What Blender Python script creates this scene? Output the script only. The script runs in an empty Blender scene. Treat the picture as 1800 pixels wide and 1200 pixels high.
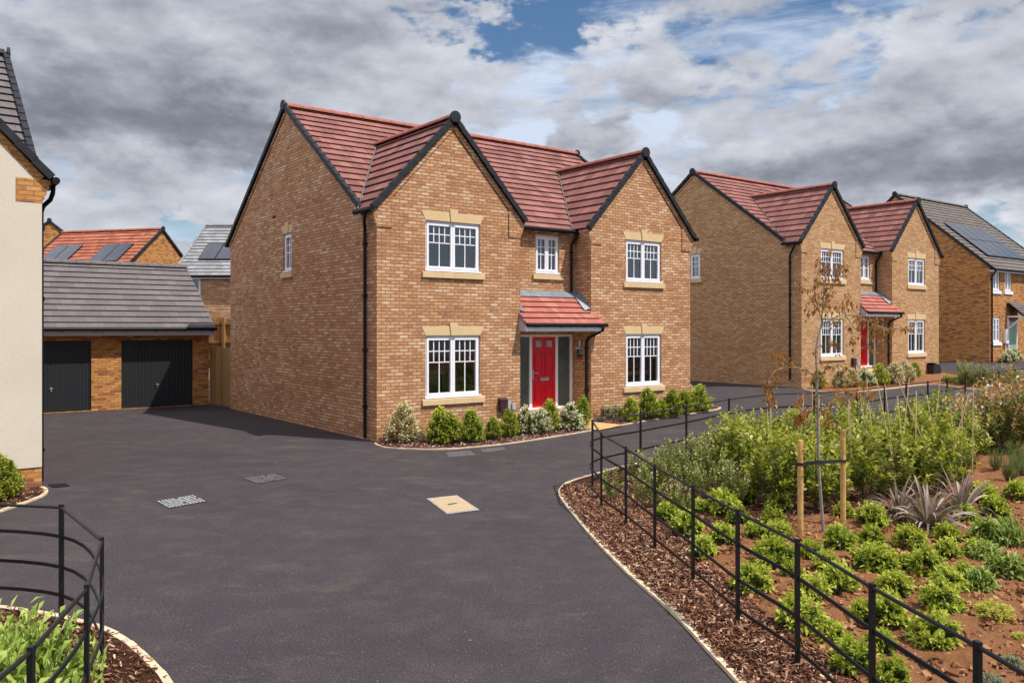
import bpy, bmesh, math, random
from mathutils import Vector, Matrix, noise
random.seed(11)
D = bpy.data; S = bpy.context.scene; COL = S.collection
R = math.radians
H = 2.5; F = 1474.0; HOR = 575.0           # camera height and measured focal length / horizon of the photograph

# ------------------------------------------------------------------ terrain
def terr(x, y):
    p = x*.797 + y*.604
    if p < 10: return 0.0
    if p < 16: return .0208*(p-10)**2/12
    if p < 60: return .0208*(p-13)
    return .0208*47
def gp(px, py, off=0.0):                    # point of the ground seen at a photo pixel
    z = 0.0
    for _ in range(12):
        d = (H-z-off)*F/(py-HOR); x = (px-900)/F*d; z = terr(x, d)
    return Vector((x, d, z+off))

# ------------------------------------------------------------------ nodes / materials
def N(nt, t, ins={}, **props):
    n = nt.nodes.new('ShaderNode'+t)
    for k, v in props.items(): setattr(n, k, v)
    for k, v in ins.items():
        if isinstance(v, bpy.types.NodeSocket): nt.links.new(v, n.inputs[k])
        else: n.inputs[k].default_value = v
    return n
def c4(c): return (c[0], c[1], c[2], 1)
def ramp(nt, fac, stops, interp='LINEAR'):
    n = nt.nodes.new('ShaderNodeValToRGB'); cr = n.color_ramp; cr.interpolation = interp
    while len(cr.elements) < len(stops): cr.elements.new(.5)
    for e, (p, c) in zip(cr.elements, stops): e.position = p; e.color = c4(c)
    nt.links.new(fac, n.inputs[0]); return n.outputs[0]
def math_(nt, op, a, b=0.0, clamp=False):
    n = N(nt, 'Math', {0: a, 1: b}, operation=op); n.use_clamp = clamp; return n.outputs[0]
def mixc(nt, f, a, b, mode='MIX'):
    n = N(nt, 'MixRGB', {0: f, 1: a if isinstance(a, bpy.types.NodeSocket) else c4(a), 2: b if isinstance(b, bpy.types.NodeSocket) else c4(b)}, blend_type=mode)
    return n.outputs[0]
def noise_(nt, vec, scale, detail=4, rough=.55, dist=0.0):
    return N(nt, 'TexNoise', {'Vector': vec, 'Scale': scale, 'Detail': detail, 'Roughness': rough, 'Distortion': dist}).outputs['Fac']
def newmat(name):
    m = D.materials.new(name); m.use_nodes = True; nt = m.node_tree
    return m, nt, nt.nodes['Principled BSDF']
def setp(nt, b, col=None, rough=None, metal=None, spec=None, bump=None, bstr=.3, bdist=.01):
    if col is not None:
        if isinstance(col, bpy.types.NodeSocket): nt.links.new(col, b.inputs['Base Color'])
        else: b.inputs['Base Color'].default_value = c4(col)
    if rough is not None:
        if isinstance(rough, bpy.types.NodeSocket): nt.links.new(rough, b.inputs['Roughness'])
        else: b.inputs['Roughness'].default_value = rough
    if metal is not None: b.inputs['Metallic'].default_value = metal
    if spec is not None: b.inputs['Specular IOR Level'].default_value = spec
    if bump is not None:
        bn = N(nt, 'Bump', {'Height': bump, 'Strength': bstr, 'Distance': bdist})
        nt.links.new(bn.outputs[0], b.inputs['Normal'])
def plain(name, col, rough=.5, metal=0, spec=.4, var=.12, scale=6):
    m, nt, b = newmat(name)
    tc = N(nt, 'TexCoord').outputs['Object']
    f = noise_(nt, tc, scale, 5)
    a = tuple(c*(1-var) for c in col); d = tuple(min(1, c*(1+var)) for c in col)
    setp(nt, b, ramp(nt, f, [(.3, a), (.7, d)]), rough, metal, spec)
    return m
def brick(name, cols, mortar, edge, patch=.25, var=.55, pale=.5):
    m, nt, b = newmat(name)
    uv = N(nt, 'UVMap').outputs[0]
    def bk(size, smooth): return N(nt, 'TexBrick', {'Vector': uv, 'Color1': (0, 0, 0, 1), 'Color2': (1, 1, 1, 1), 'Mortar': (.5, .5, .5, 1), 'Scale': 1.0,
           'Mortar Size': size, 'Mortar Smooth': smooth, 'Bias': 0.0, 'Brick Width': .225, 'Row Height': .075})
    bt = bk(.0075, .3); be = bk(.036, 1.0)
    mp = N(nt, 'Mapping', {'Vector': uv, 'Scale': (.45, 1.3, 1)}).outputs[0]
    big = noise_(nt, mp, 1.0, 4, .6)
    mp2 = N(nt, 'Mapping', {'Vector': uv, 'Scale': (4.0, 13.3, 1)}).outputs[0]
    sm = noise_(nt, mp2, 1.0, 2, .6)
    r = math_(nt, 'ADD', math_(nt, 'MULTIPLY', math_(nt, 'SUBTRACT', bt.outputs['Color'], .5), var), .5)
    r = math_(nt, 'ADD', r, math_(nt, 'MULTIPLY', math_(nt, 'SUBTRACT', big, .5), patch*2.6))
    r = math_(nt, 'ADD', r, math_(nt, 'MULTIPLY', math_(nt, 'SUBTRACT', sm, .5), .5), True)
    col = ramp(nt, r, cols)
    mp3 = N(nt, 'Mapping', {'Vector': uv, 'Scale': (11.0, 27.0, 1), 'Location': (3, 5, 1)}).outputs[0]
    fl = noise_(nt, mp3, 1.0, 3, .65)
    col = mixc(nt, ramp(nt, fl, [(.52, (0, 0, 0)), (.70, (.6, .6, .6))]), col, cols[-1][1])                    # pale flashing
    col = mixc(nt, ramp(nt, fl, [(.30, (.6, .6, .6)), (.44, (0, 0, 0))]), col, cols[0][1])
    col = mixc(nt, math_(nt, 'MULTIPLY', be.outputs['Fac'], pale), col, edge)      # kiln-flashed arrises round a paler face
    fine = noise_(nt, uv, 60, 3)
    col = mixc(nt, .35, col, ramp(nt, fine, [(.3, (.6, .6, .6)), (.7, (1.25, 1.25, 1.25))]), 'MULTIPLY')
    col = mixc(nt, bt.outputs['Fac'], col, mortar)
    hgt = math_(nt, 'SUBTRACT', 1.0, bt.outputs['Fac'])
    setp(nt, b, col, .85, spec=.25, bump=math_(nt, 'ADD', hgt, math_(nt, 'MULTIPLY', fine, .3)), bstr=.6, bdist=.01)
    return m
def tiles(name, cols, w=.33, g=.325, rough=.75, weather=.5):
    m, nt, b = newmat(name)
    uv = N(nt, 'UVMap').outputs[0]
    bt = N(nt, 'TexBrick', {'Vector': uv, 'Color1': (0, 0, 0, 1), 'Color2': (1, 1, 1, 1), 'Mortar': (.3, .3, .3, 1), 'Scale': 1.0,
           'Mortar Size': .003, 'Mortar Smooth': .1, 'Bias': 0.0, 'Brick Width': w, 'Row Height': g})
    mp = N(nt, 'Mapping', {'Vector': uv, 'Scale': (9, 1.2, 1), 'Rotation': (0, 0, .25)}).outputs[0]
    st = noise_(nt, mp, 1.0, 4, .6)
    r = math_(nt, 'ADD', math_(nt, 'MULTIPLY', bt.outputs['Color'], .6), math_(nt, 'MULTIPLY', st, .75))
    r = math_(nt, 'SUBTRACT', r, .18, True)
    col = ramp(nt, r, cols)
    fine = noise_(nt, uv, 40, 4)
    col = mixc(nt, .3, col, ramp(nt, fine, [(.3, (.6, .6, .6)), (.7, (1.2, 1.2, 1.2))]), 'MULTIPLY')
    col = mixc(nt, math_(nt, 'MULTIPLY', bt.outputs['Fac'], .75), col, tuple(c*.35 for c in cols[0][1]))
    setp(nt, b, col, rough, spec=.3, bump=fine, bstr=.15)
    return m
def leafmat(name, cols, rough=.42, trans=.4):
    m, nt, b = newmat(name)
    uv = N(nt, 'UVMap').outputs[0]
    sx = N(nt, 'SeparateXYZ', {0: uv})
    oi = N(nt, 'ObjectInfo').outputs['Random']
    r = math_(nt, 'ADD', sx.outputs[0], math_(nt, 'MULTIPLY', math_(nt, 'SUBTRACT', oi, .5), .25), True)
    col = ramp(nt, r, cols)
    setp(nt, b, col, rough+.12, spec=.3)
    tr = N(nt, 'BsdfTranslucent', {'Color': mixc(nt, .35, col, (.35, .5, .02), 'MIX')})
    mx = N(nt, 'MixShader', {0: trans, 1: b.outputs[0], 2: tr.outputs[0]})
    nt.links.new(mx.outputs[0], nt.nodes['Material Output'].inputs[0])
    return m

M = {}
M['brick1'] = brick('buff_brick', [(0, (.27, .115, .062)), (.28, (.42, .195, .088)), (.5, (.50, .256, .116)), (.68, (.57, .328, .165)), (.84, (.64, .43, .27)), (1, (.72, .56, .41))], (.20, .115, .075), (.38, .17, .078), patch=.33, var=.7)
M['brick2'] = brick('yellow_buff_brick', [(0, (.31, .155, .075)), (.3, (.44, .23, .105)), (.5, (.52, .295, .135)), (.7, (.60, .385, .20)), (.86, (.66, .46, .27)), (1, (.72, .57, .40))], (.165, .10, .055), (.38, .19, .08), patch=.16)
M['brick3'] = brick('orange_brick', [(0, (.17, .06, .045)), (.22, (.30, .11, .045)), (.36, (.47, .20, .058)), (.7, (.54, .25, .070)), (1, (.60, .33, .12))], (.27, .15, .07), (.40, .15, .04), patch=.15, var=.9, pale=.3)
M['redtile'] = tiles('red_concrete_tile', [(0, (.12, .052, .048)), (.3, (.195, .076, .066)), (.6, (.260, .104, .088)), (1, (.33, .145, .125))])
M['ridgered'] = plain('red_ridge_tile', (.31, .098, .074), .75, var=.2)
M['porchtile'] = tiles('bright_red_tile', [(0, (.30, .09, .07)), (.5, (.38, .12, .09)), (1, (.46, .19, .14))], w=.17, g=.205)
M['greytile'] = tiles('grey_concrete_tile', [(0, (.105, .090, .092)), (.5, (.130, .112, .115)), (1, (.165, .145, .147))])
M['palegreytile'] = tiles('pale_grey_tile', [(0, (.17, .17, .18)), (.5, (.24, .24, .25)), (1, (.33, .33, .34))])
M['browntile'] = tiles('brown_grey_tile', [(0, (.10, .084, .074)), (.5, (.132, .112, .098)), (1, (.17, .147, .13))])
M['verge'] = plain('black_verge_plastic', (.018, .020, .024), .6, spec=.25, var=.25)
M['black'] = plain('black_plastic_pipe', (.007, .008, .010), .5, spec=.22, var=.2)
M['railing'] = plain('black_powder_coated_steel', (.008, .008, .009), .42, spec=.35, var=.25, scale=20)
M['lead'] = plain('lead_flashing', (.20, .22, .26), .5, metal=.3, var=.3, scale=5)
M['valley'] = plain('valley_grp', (.10, .10, .11), .7, var=.3)
M['fartile'] = tiles('orange_red_tile', [(0, (.22, .06, .03)), (.5, (.36, .11, .06)), (1, (.46, .17, .10))])
M['plaster'] = plain('interior_plaster', (.42, .40, .37), .9)
M['curtain'] = plain('pale_curtain', (.55, .54, .52), .9, var=.25, scale=12)
M['lug'] = plain('dull_iron', (.15, .145, .145), .6, var=.4, scale=30)
M['white'] = plain('white_upvc', (.80, .80, .84), .35, var=.03)
M['fascia'] = plain('lilac_grey_fascia', (.42, .38, .41), .5, var=.08)
M['mortar'] = plain('pale_sealant', (.6, .6, .62), .6)
M['red'] = plain('red_door_paint', (.60, .004, .018), .33, var=.06)
M['green'] = plain('sage_green_paint', (.24, .36, .26), .4, var=.05)
M['chrome'] = plain('brushed_steel', (.55, .55, .55), .3, metal=.9, var=.1)
M['meter'] = plain('maroon_meter_box', (.045, .018, .022), .45)
M['boxgrey'] = plain('grey_plastic', (.36, .37, .40), .5)
M['sensor'] = plain('cream_plastic', (.75, .72, .68), .5)
M['solar'] = plain('solar_glass', (.035, .038, .05), .12, spec=1.0, var=.25, scale=2)
M['solarf'] = plain('solar_frame', (.012, .012, .014), .4)
M['timberpost'] = plain('peeled_softwood_stake', (.50, .29, .10), .75, var=.3, scale=14)
M['cane'] = plain('bamboo', (.56, .42, .22), .6, var=.25, scale=12)
M['concrete'] = plain('pale_concrete_edging', (.56, .44, .30), .85, var=.25, scale=9)
M['cover'] = plain('sandy_stone_infill', (.40, .30, .19), .85, var=.16, scale=14)
M['lightgrey'] = plain('wet_cement', (.085, .08, .085), .7, var=.25)
M['galv'] = plain('galvanised_steel', (.52, .53, .56), .45, metal=.4, var=.4, scale=30)
M['sanddirt'] = plain('sandy_flags', (.50, .32, .13), .9, var=.22, scale=7)
M['signblack'] = plain('sign_black', (.012, .008, .014), .4)
M['signred'] = plain('sign_red', (.35, .008, .03), .4)
M['signwhite'] = plain('sign_white', (.75, .78, .8), .5)
M['bark'] = plain('grey_bark', (.25, .21, .18), .85, var=.4, scale=25)
M['twig'] = plain('brown_twig', (.16, .10, .06), .85, var=.3, scale=25)
M['strap'] = plain('black_webbing', (.012, .012, .014), .7)
M['stem'] = plain('green_brown_stem', (.12, .10, .04), .8, var=.3)
M['gap'] = plain('underlay_and_shadow_black', (.012, .012, .012), .9)  # near black for roof deck, slots and painted shadow gaps

def stone():
    m, nt, b = newmat('buff_cast_stone'); tc = N(nt, 'TexCoord').outputs['Object']
    a = noise_(nt, tc, 4, 6, .6); f = noise_(nt, tc, 120, 3)
    col = mixc(nt, .3, ramp(nt, a, [(.25, (.58, .42, .225)), (.75, (.67, .50, .29))]), ramp(nt, f, [(.3, (.7, .7, .7)), (.7, (1.15, 1.15, 1.15))]), 'MULTIPLY')
    setp(nt, b, col, .85, spec=.2, bump=f, bstr=.1); return m
M['stone'] = stone()
def glass():
    m, nt, b = newmat('window_glass'); nt.nodes.remove(b)
    tc = N(nt, 'TexCoord').outputs['Object']
    bn = N(nt, 'Bump', {'Height': noise_(nt, tc, 1.6, 1), 'Strength': .03, 'Distance': .05}).outputs[0]
    fr = N(nt, 'Fresnel', {'IOR': 1.75, 'Normal': bn}).outputs[0]
    g = N(nt, 'BsdfGlossy', {'Color': (.92, .96, 1, 1), 'Roughness': .02, 'Normal': bn}); t = N(nt, 'BsdfTransparent', {'Color': (.60, .68, .70, 1)})
    mx = N(nt, 'MixShader', {0: math_(nt, 'ADD', fr, .05, True), 1: t.outputs[0], 2: g.outputs[0]})
    nt.links.new(mx.outputs[0], nt.nodes['Material Output'].inputs[0]); return m
M['glass'] = glass()
def frosted():
    m, nt, b = newmat('grey_side_glass'); tc = N(nt, 'TexCoord').outputs['Object']
    setp(nt, b, ramp(nt, noise_(nt, tc, 1.2, 3), [(.3, (.06, .075, .075)), (.7, (.12, .135, .13))]), .08, spec=.6); return m
M['frosted'] = frosted()
def render_wall():
    m, nt, b = newmat('cream_render'); tc = N(nt, 'TexCoord').outputs['Object']
    a = noise_(nt, tc, .7, 5, .6); f = noise_(nt, tc, 45, 5, .7)
    col = mixc(nt, .35, ramp(nt, a, [(.3, (.58, .51, .41)), (.7, (.65, .58, .475))]), ramp(nt, f, [(.3, (.7, .7, .7)), (.7, (1.15, 1.15, 1.15))]), 'MULTIPLY')
    setp(nt, b, col, .9, spec=.2, bump=f, bstr=.35, bdist=.01); return m
M['cream'] = render_wall()
def door_black():
    m, nt, b = newmat('anthracite_garage_steel')
    uv = N(nt, 'UVMap').outputs[0]
    sx = N(nt, 'SeparateXYZ', {0: uv}).outputs[0]
    w = math_(nt, 'PINGPONG', sx, .05)
    setp(nt, b, (.014, .017, .020), .5, spec=.4, bump=math_(nt, 'MULTIPLY', w, 8.0), bstr=.5, bdist=.02); return m
M['garagedoor'] = door_black()
def asphalt():
    m, nt, b = newmat('asphalt'); tc = N(nt, 'TexCoord').outputs['Object']
    a = noise_(nt, tc, .35, 6, .65, .4); g = noise_(nt, tc, 85, 3, .8); md = noise_(nt, tc, 2.2, 6, .7, .3)
    mpd = N(nt, 'Mapping', {'Vector': tc, 'Scale': (.9, 1.7, 1), 'Rotation': (0, 0, .65)}).outputs[0]
    st = noise_(nt, mpd, 1.1, 7, .72, .6)
    g2 = noise_(nt, tc, 34, 4, .75)
    col = ramp(nt, a, [(.3, (.031, .024, .029)), (.7, (.042, .034, .039))])
    col = mixc(nt, ramp(nt, md, [(.46, (0, 0, 0)), (.74, (.7, .7, .7))]), col, (.064, .052, .050))
    stn = noise_(nt, tc, .55, 5, .6, .8)
    col = mixc(nt, ramp(nt, stn, [(.28, (.5, .5, .5)), (.44, (0, 0, 0))]), col, (.024, .020, .023))
    col = mixc(nt, ramp(nt, st, [(.55, (0, 0, 0)), (.80, (.75, .75, .75))]), col, (.098, .079, .064))
    col = mixc(nt, 1.0, col, ramp(nt, g, [(.25, (.10, .10, .12)), (.5, (.92, .92, .92)), (.68, (2.6, 2.6, 2.6))]), 'MULTIPLY')
    col = mixc(nt, .8, col, ramp(nt, g2, [(.3, (.55, .55, .57)), (.5, (1, 1, 1)), (.7, (1.5, 1.48, 1.45))]), 'MULTIPLY')
    sp = N(nt, 'TexVoronoi', {'Vector': tc, 'Scale': 40.0, 'Randomness': 1.0})
    spk = math_(nt, 'LESS_THAN', sp.outputs['Distance'], .2)
    on = math_(nt, 'GREATER_THAN', N(nt, 'SeparateColor', {0: sp.outputs['Color']}).outputs[0], .94)
    col = mixc(nt, math_(nt, 'MULTIPLY', spk, on), col, (.20, .18, .165))
    setp(nt, b, col, ramp(nt, md, [(.3, (.72,)*3), (.7, (.9,)*3)]), spec=.35, bump=math_(nt, 'ADD', g, g2), bstr=.8, bdist=.008); return m
M['asphalt'] = asphalt()
def earth(name, c0, c1, c2, sc=9, bd=.05):
    m, nt, b = newmat(name); tc = N(nt, 'TexCoord').outputs['Object']
    a = noise_(nt, tc, 1.1, 6, .6); g = noise_(nt, tc, sc, 8, .72)
    col = mixc(nt, .6, ramp(nt, a, [(.3, c0), (.7, c1)]), ramp(nt, g, [(.3, c0), (.5, c1), (.75, c2)]))
    setp(nt, b, col, .95, spec=.1, bump=math_(nt, 'ADD', g, noise_(nt, tc, sc*4, 5, .7)), bstr=1.0, bdist=bd); return m
M['soil'] = earth('red_brown_soil', (.19, .080, .036), (.30, .135, .060), (.42, .22, .115), 7, .035)
M['mulch'] = earth('bark_mulch', (.055, .022, .014), (.13, .055, .032), (.25, .13, .08), 30)
M['grass'] = earth('rough_grass', (.05, .07, .02), (.08, .10, .03), (.12, .12, .05))
def chipmat(name, cols):
    m, nt, b = newmat(name); uv = N(nt, 'UVMap').outputs[0]
    setp(nt, b, ramp(nt, N(nt, 'SeparateXYZ', {0: uv}).outputs[0], cols), .85, spec=.2); return m
M['chips'] = chipmat('bark_chip', [(0, (.05, .020, .014)), (.35, (.13, .05, .028)), (.6, (.22, .095, .052)), (.85, (.34, .18, .105)), (1, (.60, .44, .30))])
M['gravelchips'] = chipmat('red_chip', [(0, (.10, .040, .035)), (.5, (.22, .10, .08)), (.8, (.34, .20, .16)), (1, (.52, .40, .34))])
M['clods'] = chipmat('soil_clod', [(0, (.15, .062, .028)), (.6, (.26, .115, .05)), (1, (.38, .20, .10))])
def woodpanel(name, c0, c1):
    m, nt, b = newmat(name); uv = N(nt, 'UVMap').outputs[0]
    bt = N(nt, 'TexBrick', {'Vector': N(nt, 'Mapping', {'Vector': uv, 'Rotation': (0, 0, R(90))}).outputs[0], 'Color1': (0, 0, 0, 1), 'Color2': (1, 1, 1, 1), 'Scale': 1.0,
           'Mortar Size': .004, 'Brick Width': 6.0, 'Row Height': .12}); bt.offset = 0
    gr = noise_(nt, N(nt, 'Mapping', {'Vector': uv, 'Scale': (22, 1.2, 1)}).outputs[0], 1, 5, .6)
    r = math_(nt, 'ADD', math_(nt, 'MULTIPLY', bt.outputs['Color'], .45), math_(nt, 'MULTIPLY', gr, .6))
    col = mixc(nt, bt.outputs['Fac'], ramp(nt, r, [(.2, c0), (.8, c1)]), tuple(c*.25 for c in c0))
    setp(nt, b, col, .8, spec=.2, bump=gr, bstr=.2); return m
M['fencewood'] = woodpanel('fresh_fence_timber', (.24, .125, .045), (.40, .235, .10))

# ------------------------------------------------------------------ mesh builder
class MB:
    def __init__(s): s.v = []; s.f = []; s.uv = []; s.mi = []; s.sm = []; s.mats = []; s.cuts = []; s.M = Matrix.Identity(4)
    def cut(s):
        if s.f and (not s.cuts or s.cuts[-1] != len(s.f)): s.cuts.append(len(s.f))
    def mat(s, m):
        if m not in s.mats: s.mats.append(m)
        return s.mats.index(m)
    def poly(s, pts, m, uv=None, smooth=False):
        pts = [Vector(p) for p in pts]
        if uv is None:
            n = Vector((0, 0, 0))
            for i in range(len(pts)):
                a, b = pts[i], pts[(i+1) % len(pts)]; n += a.cross(b)
            ax = max(range(3), key=lambda i: abs(n[i]))
            uv = [(p[1], p[2]) if ax == 0 else (p[0], p[2]) if ax == 1 else (p[0], p[1]) for p in pts]
        i0 = len(s.v); s.v += [s.M @ p for p in pts]
        idx = list(range(i0, i0+len(pts)))
        if s.M.determinant() < 0: idx.reverse(); uv = list(reversed(uv))
        s.f.append(idx); s.uv.append(uv); s.mi.append(s.mat(m)); s.sm.append(smooth)
    def obox(s, o, ax, ay, az, m):
        o, ax, ay, az = map(Vector, (o, ax, ay, az))
        if ax.cross(ay).dot(az) < 0: ax, ay = ay, ax
        p = [o, o+ax, o+ax+ay, o+ay, o+az, o+ax+az, o+ax+ay+az, o+ay+az]
        for q in ((0, 3, 2, 1), (4, 5, 6, 7), (0, 1, 5, 4), (1, 2, 6, 5), (2, 3, 7, 6), (3, 0, 4, 7)): s.poly([p[i] for i in q], m)
    def box(s, x0, x1, y0, y1, z0, z1, m): s.obox((x0, y0, z0), (x1-x0, 0, 0), (0, y1-y0, 0), (0, 0, z1-z0), m)
    def prism(s, pts, vec, m):              # planar polygon extruded along vec
        pts = [Vector(p) for p in pts]; vec = Vector(vec); n = len(pts)
        s.poly(pts[::-1], m); s.poly([p+vec for p in pts], m)
        for i in range(n):
            a, b = pts[i], pts[(i+1) % n]; s.poly([a, b, b+vec, a+vec], m)
    def tube(s, pts, r, m, n=8, caps=True):
        pts = [Vector(p) for p in pts]; rs = r if isinstance(r, (list, tuple)) else [r]*len(pts)
        rings = []; up = None
        for i, p in enumerate(pts):
            t = (pts[min(i+1, len(pts)-1)]-pts[max(i-1, 0)]).normalized()
            if up is None: up = t.orthogonal().normalized()
            else:
                up = up - t*up.dot(t)
                up = up.normalized() if up.length > 1e-4 else t.orthogonal().normalized()
            w = t.cross(up)
            rings.append([p+(up*math.cos(a)+w*math.sin(a))*rs[i] for a in [2*math.pi*k/n for k in range(n)]])
        for a, b in zip(rings, rings[1:]):
            for k in range(n): s.poly([a[k], a[(k+1) % n], b[(k+1) % n], b[k]], m, smooth=True)
        if caps: s.poly(rings[0][::-1], m); s.poly(rings[-1], m)
    def build(s, name, parent=None, **props):
        s.cut()
        if len(s.cuts) > 1:                 # every separate piece becomes a part of its own
            a = 0; first = None
            for b in s.cuts:
                q = MB(); q.mats = s.mats
                for i in range(a, b):
                    i0 = len(q.v); q.v += [s.v[k] for k in s.f[i]]; q.f.append(list(range(i0, i0+len(s.f[i])))); q.uv.append(s.uv[i]); q.mi.append(s.mi[i]); q.sm.append(s.sm[i])
                a = b; o = q.build(name, parent, **props); first = first or o
            return first
        me = D.meshes.new(name); me.from_pydata(s.v, [], s.f)
        for m in s.mats: me.materials.append(m)
        ul = me.uv_layers.new(name='UVMap'); fl = [c for u in s.uv for p in u for c in p]
        ul.data.foreach_set('uv', fl)
        me.polygons.foreach_set('material_index', s.mi); me.polygons.foreach_set('use_smooth', s.sm)
        me.update()
        o = D.objects.new(name, me); COL.objects.link(o)
        if parent: o.parent = parent
        for k, v in props.items(): o[k] = v
        return o
def empty(name, loc, rz=0, **props):
    o = D.objects.new(name, None); COL.objects.link(o); o.location = loc; o.rotation_euler = (0, 0, rz); o.empty_display_size = .2
    for k, v in props.items(): o[k] = v
    return o
def copy_tree(o, parent=None, **props):
    c = o.copy(); COL.objects.link(c)
    if parent: c.parent = parent
    for k, v in props.items(): c[k] = v
    for ch in [x for x in D.objects if x.parent == o]: copy_tree(ch, c)
    return c

def clip(poly, ax, val, keep_greater):
    out = []
    for i in range(len(poly)):
        a, b = poly[i], poly[(i+1) % len(poly)]
        ia = (a[ax] >= val-1e-9) if keep_greater else (a[ax] <= val+1e-9)
        ib = (b[ax] >= val-1e-9) if keep_greater else (b[ax] <= val+1e-9)
        if ia: out.append(a)
        if ia != ib:
            t = (val-a[ax])/(b[ax]-a[ax]); q = [a[0]+(b[0]-a[0])*t, a[1]+(b[1]-a[1])*t]; q[ax] = val; out.append(tuple(q))
    return out
def roof_plane(mb, O, A, B, poly, mat, g=.325, lift=.036):
    O, A, B = Vector(O), Vector(A).normalized(), Vector(B).normalized(); Nn = A.cross(B)
    flip = Nn.z < 0
    if flip: Nn = -Nn
    def P(a, b, n): return O+A*a+B*b+Nn*n
    mb.poly([P(a, b, -.06) for a, b in (poly if not flip else poly[::-1])], M['gap'])
    bmax = max(p[1] for p in poly); bmin = min(p[1] for p in poly); k = 0; b0 = bmin
    while b0 < bmax-.02:
        b1 = min(b0+g, bmax)
        q = clip(clip(poly, 1, b0, True), 1, b1, False)
        if len(q) >= 3:
            pts = [P(a, b, lift*(1-(b-b0)/g)) for a, b in q]; uv = [(a, b) for a, b in q]
            if flip: pts.reverse(); uv.reverse()
            mb.poly(pts, mat, uv)
            e = sorted([a for a, b in q if abs(b-b0) < 1e-6])
            if len(e) >= 2:
                x0, x1 = e[0], e[-1]
                mb.poly([P(x0, b0, lift-.017), P(x1, b0, lift-.017), P(x1, b0, lift), P(x0, b0, lift)], mat, [(x0, b0), (x1, b0), (x1, b0+.01), (x0, b0+.01)])
                mb.poly([P(x0, b0, lift-.017), P(x1, b0, lift-.017), P(x1, b0+.09, -.005), P(x0, b0+.09, -.005)], M['gap'])  # tile underside coloured near black, deepening the shadow gap below each course
        b0 = b1
def ridge_tiles(mb, p0, p1, mat, r=.115, seg=.45):
    p0, p1 = Vector(p0), Vector(p1); d = (p1-p0); L = d.length; d.normalize(); w = Vector((0, 0, 1)).cross(d).normalized()
    n = max(1, round(L/seg)); st = L/n
    for i in range(n):
        for (a, b, rr) in ((i*st+.012, (i+1)*st-.06, r), ((i+1)*st-.06, (i+1)*st-.002, r*1.035)):
            ring = []
            for t in (a, b):
                ring.append([p0+d*t+w*math.cos(f)*rr*1.15+Vector((0, 0, 1))*(math.sin(f)*rr-.055) for f in [math.pi*k/8 for k in range(9)]])
            for k in range(8): mb.poly([ring[0][k], ring[0][k+1], ring[1][k+1], ring[1][k]], mat, smooth=True)
            mb.poly(ring[0][::-1], mat); mb.poly(ring[1], mat)
def verge(mb, p0, p1, out, mat, seg=.33):            # stepped dry-verge caps from eave p0 up to ridge p1
    p0, p1, out = Vector(p0), Vector(p1), Vector(out).normalized(); d = p1-p0; L = d.length; d.normalize()
    n = d.cross(out); n = n if n.z > 0 else -n
    k = max(1, round(L/seg)); st = L/k
    for i in range(k):
        a = p0+d*(i*st)
        dd = (d-n*(.014/st)).normalized()
        mb.obox(a+n*-.055-out*.075, dd*(st+.012), out*.105, n*.115, mat)
def end_cap(mb, c, out, mat, r=.14):
    c, out = Vector(c), Vector(out).normalized(); w = Vector((0, 0, 1)).cross(out)
    ring = [c+w*math.cos(f)*r+Vector((0, 0, 1))*math.sin(f)*r for f in [2*math.pi*k/14 for k in range(14)]]
    ring = [p if p.z > c.z-.09 else Vector((p.x, p.y, c.z-.12)) for p in ring]
    mb.prism(ring, out*.05, mat)

def wall(mb, x0, x1, z0, z1, m, holes=(), rev=.11, revmat=None):    # wall in the local plane y=0, inside at +y
    xs = sorted({x0, x1, *[h[0] for h in holes], *[h[1] for h in holes]}); zs = sorted({z0, z1, *[h[2] for h in holes], *[h[3] for h in holes]})
    for a, b in zip(xs, xs[1:]):
        for c, d in zip(zs, zs[1:]):
            if any(h[0]-1e-6 <= a and b <= h[1]+1e-6 and h[2]-1e-6 <= c and d <= h[3]+1e-6 for h in holes): continue
            mb.poly([(a, 0, c), (b, 0, c), (b, 0, d), (a, 0, d)], m)
    for a, b, c, d in holes:
        r = revmat or m
        mb.poly([(a, 0, c), (a, 0, d), (a, rev, d), (a, rev, c)], r); mb.poly([(b, 0, c), (b, rev, c), (b, rev, d), (b, 0, d)], r)
        mb.poly([(a, 0, d), (b, 0, d), (b, rev, d), (a, rev, d)], r); mb.poly([(a, 0, c), (a, rev, c), (b, rev, c), (b, 0, c)], r)

def T(x=0, y=0, z=0, rz=0): return Matrix.Translation((x, y, z)) @ Matrix.Rotation(rz, 4, 'Z')

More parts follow.
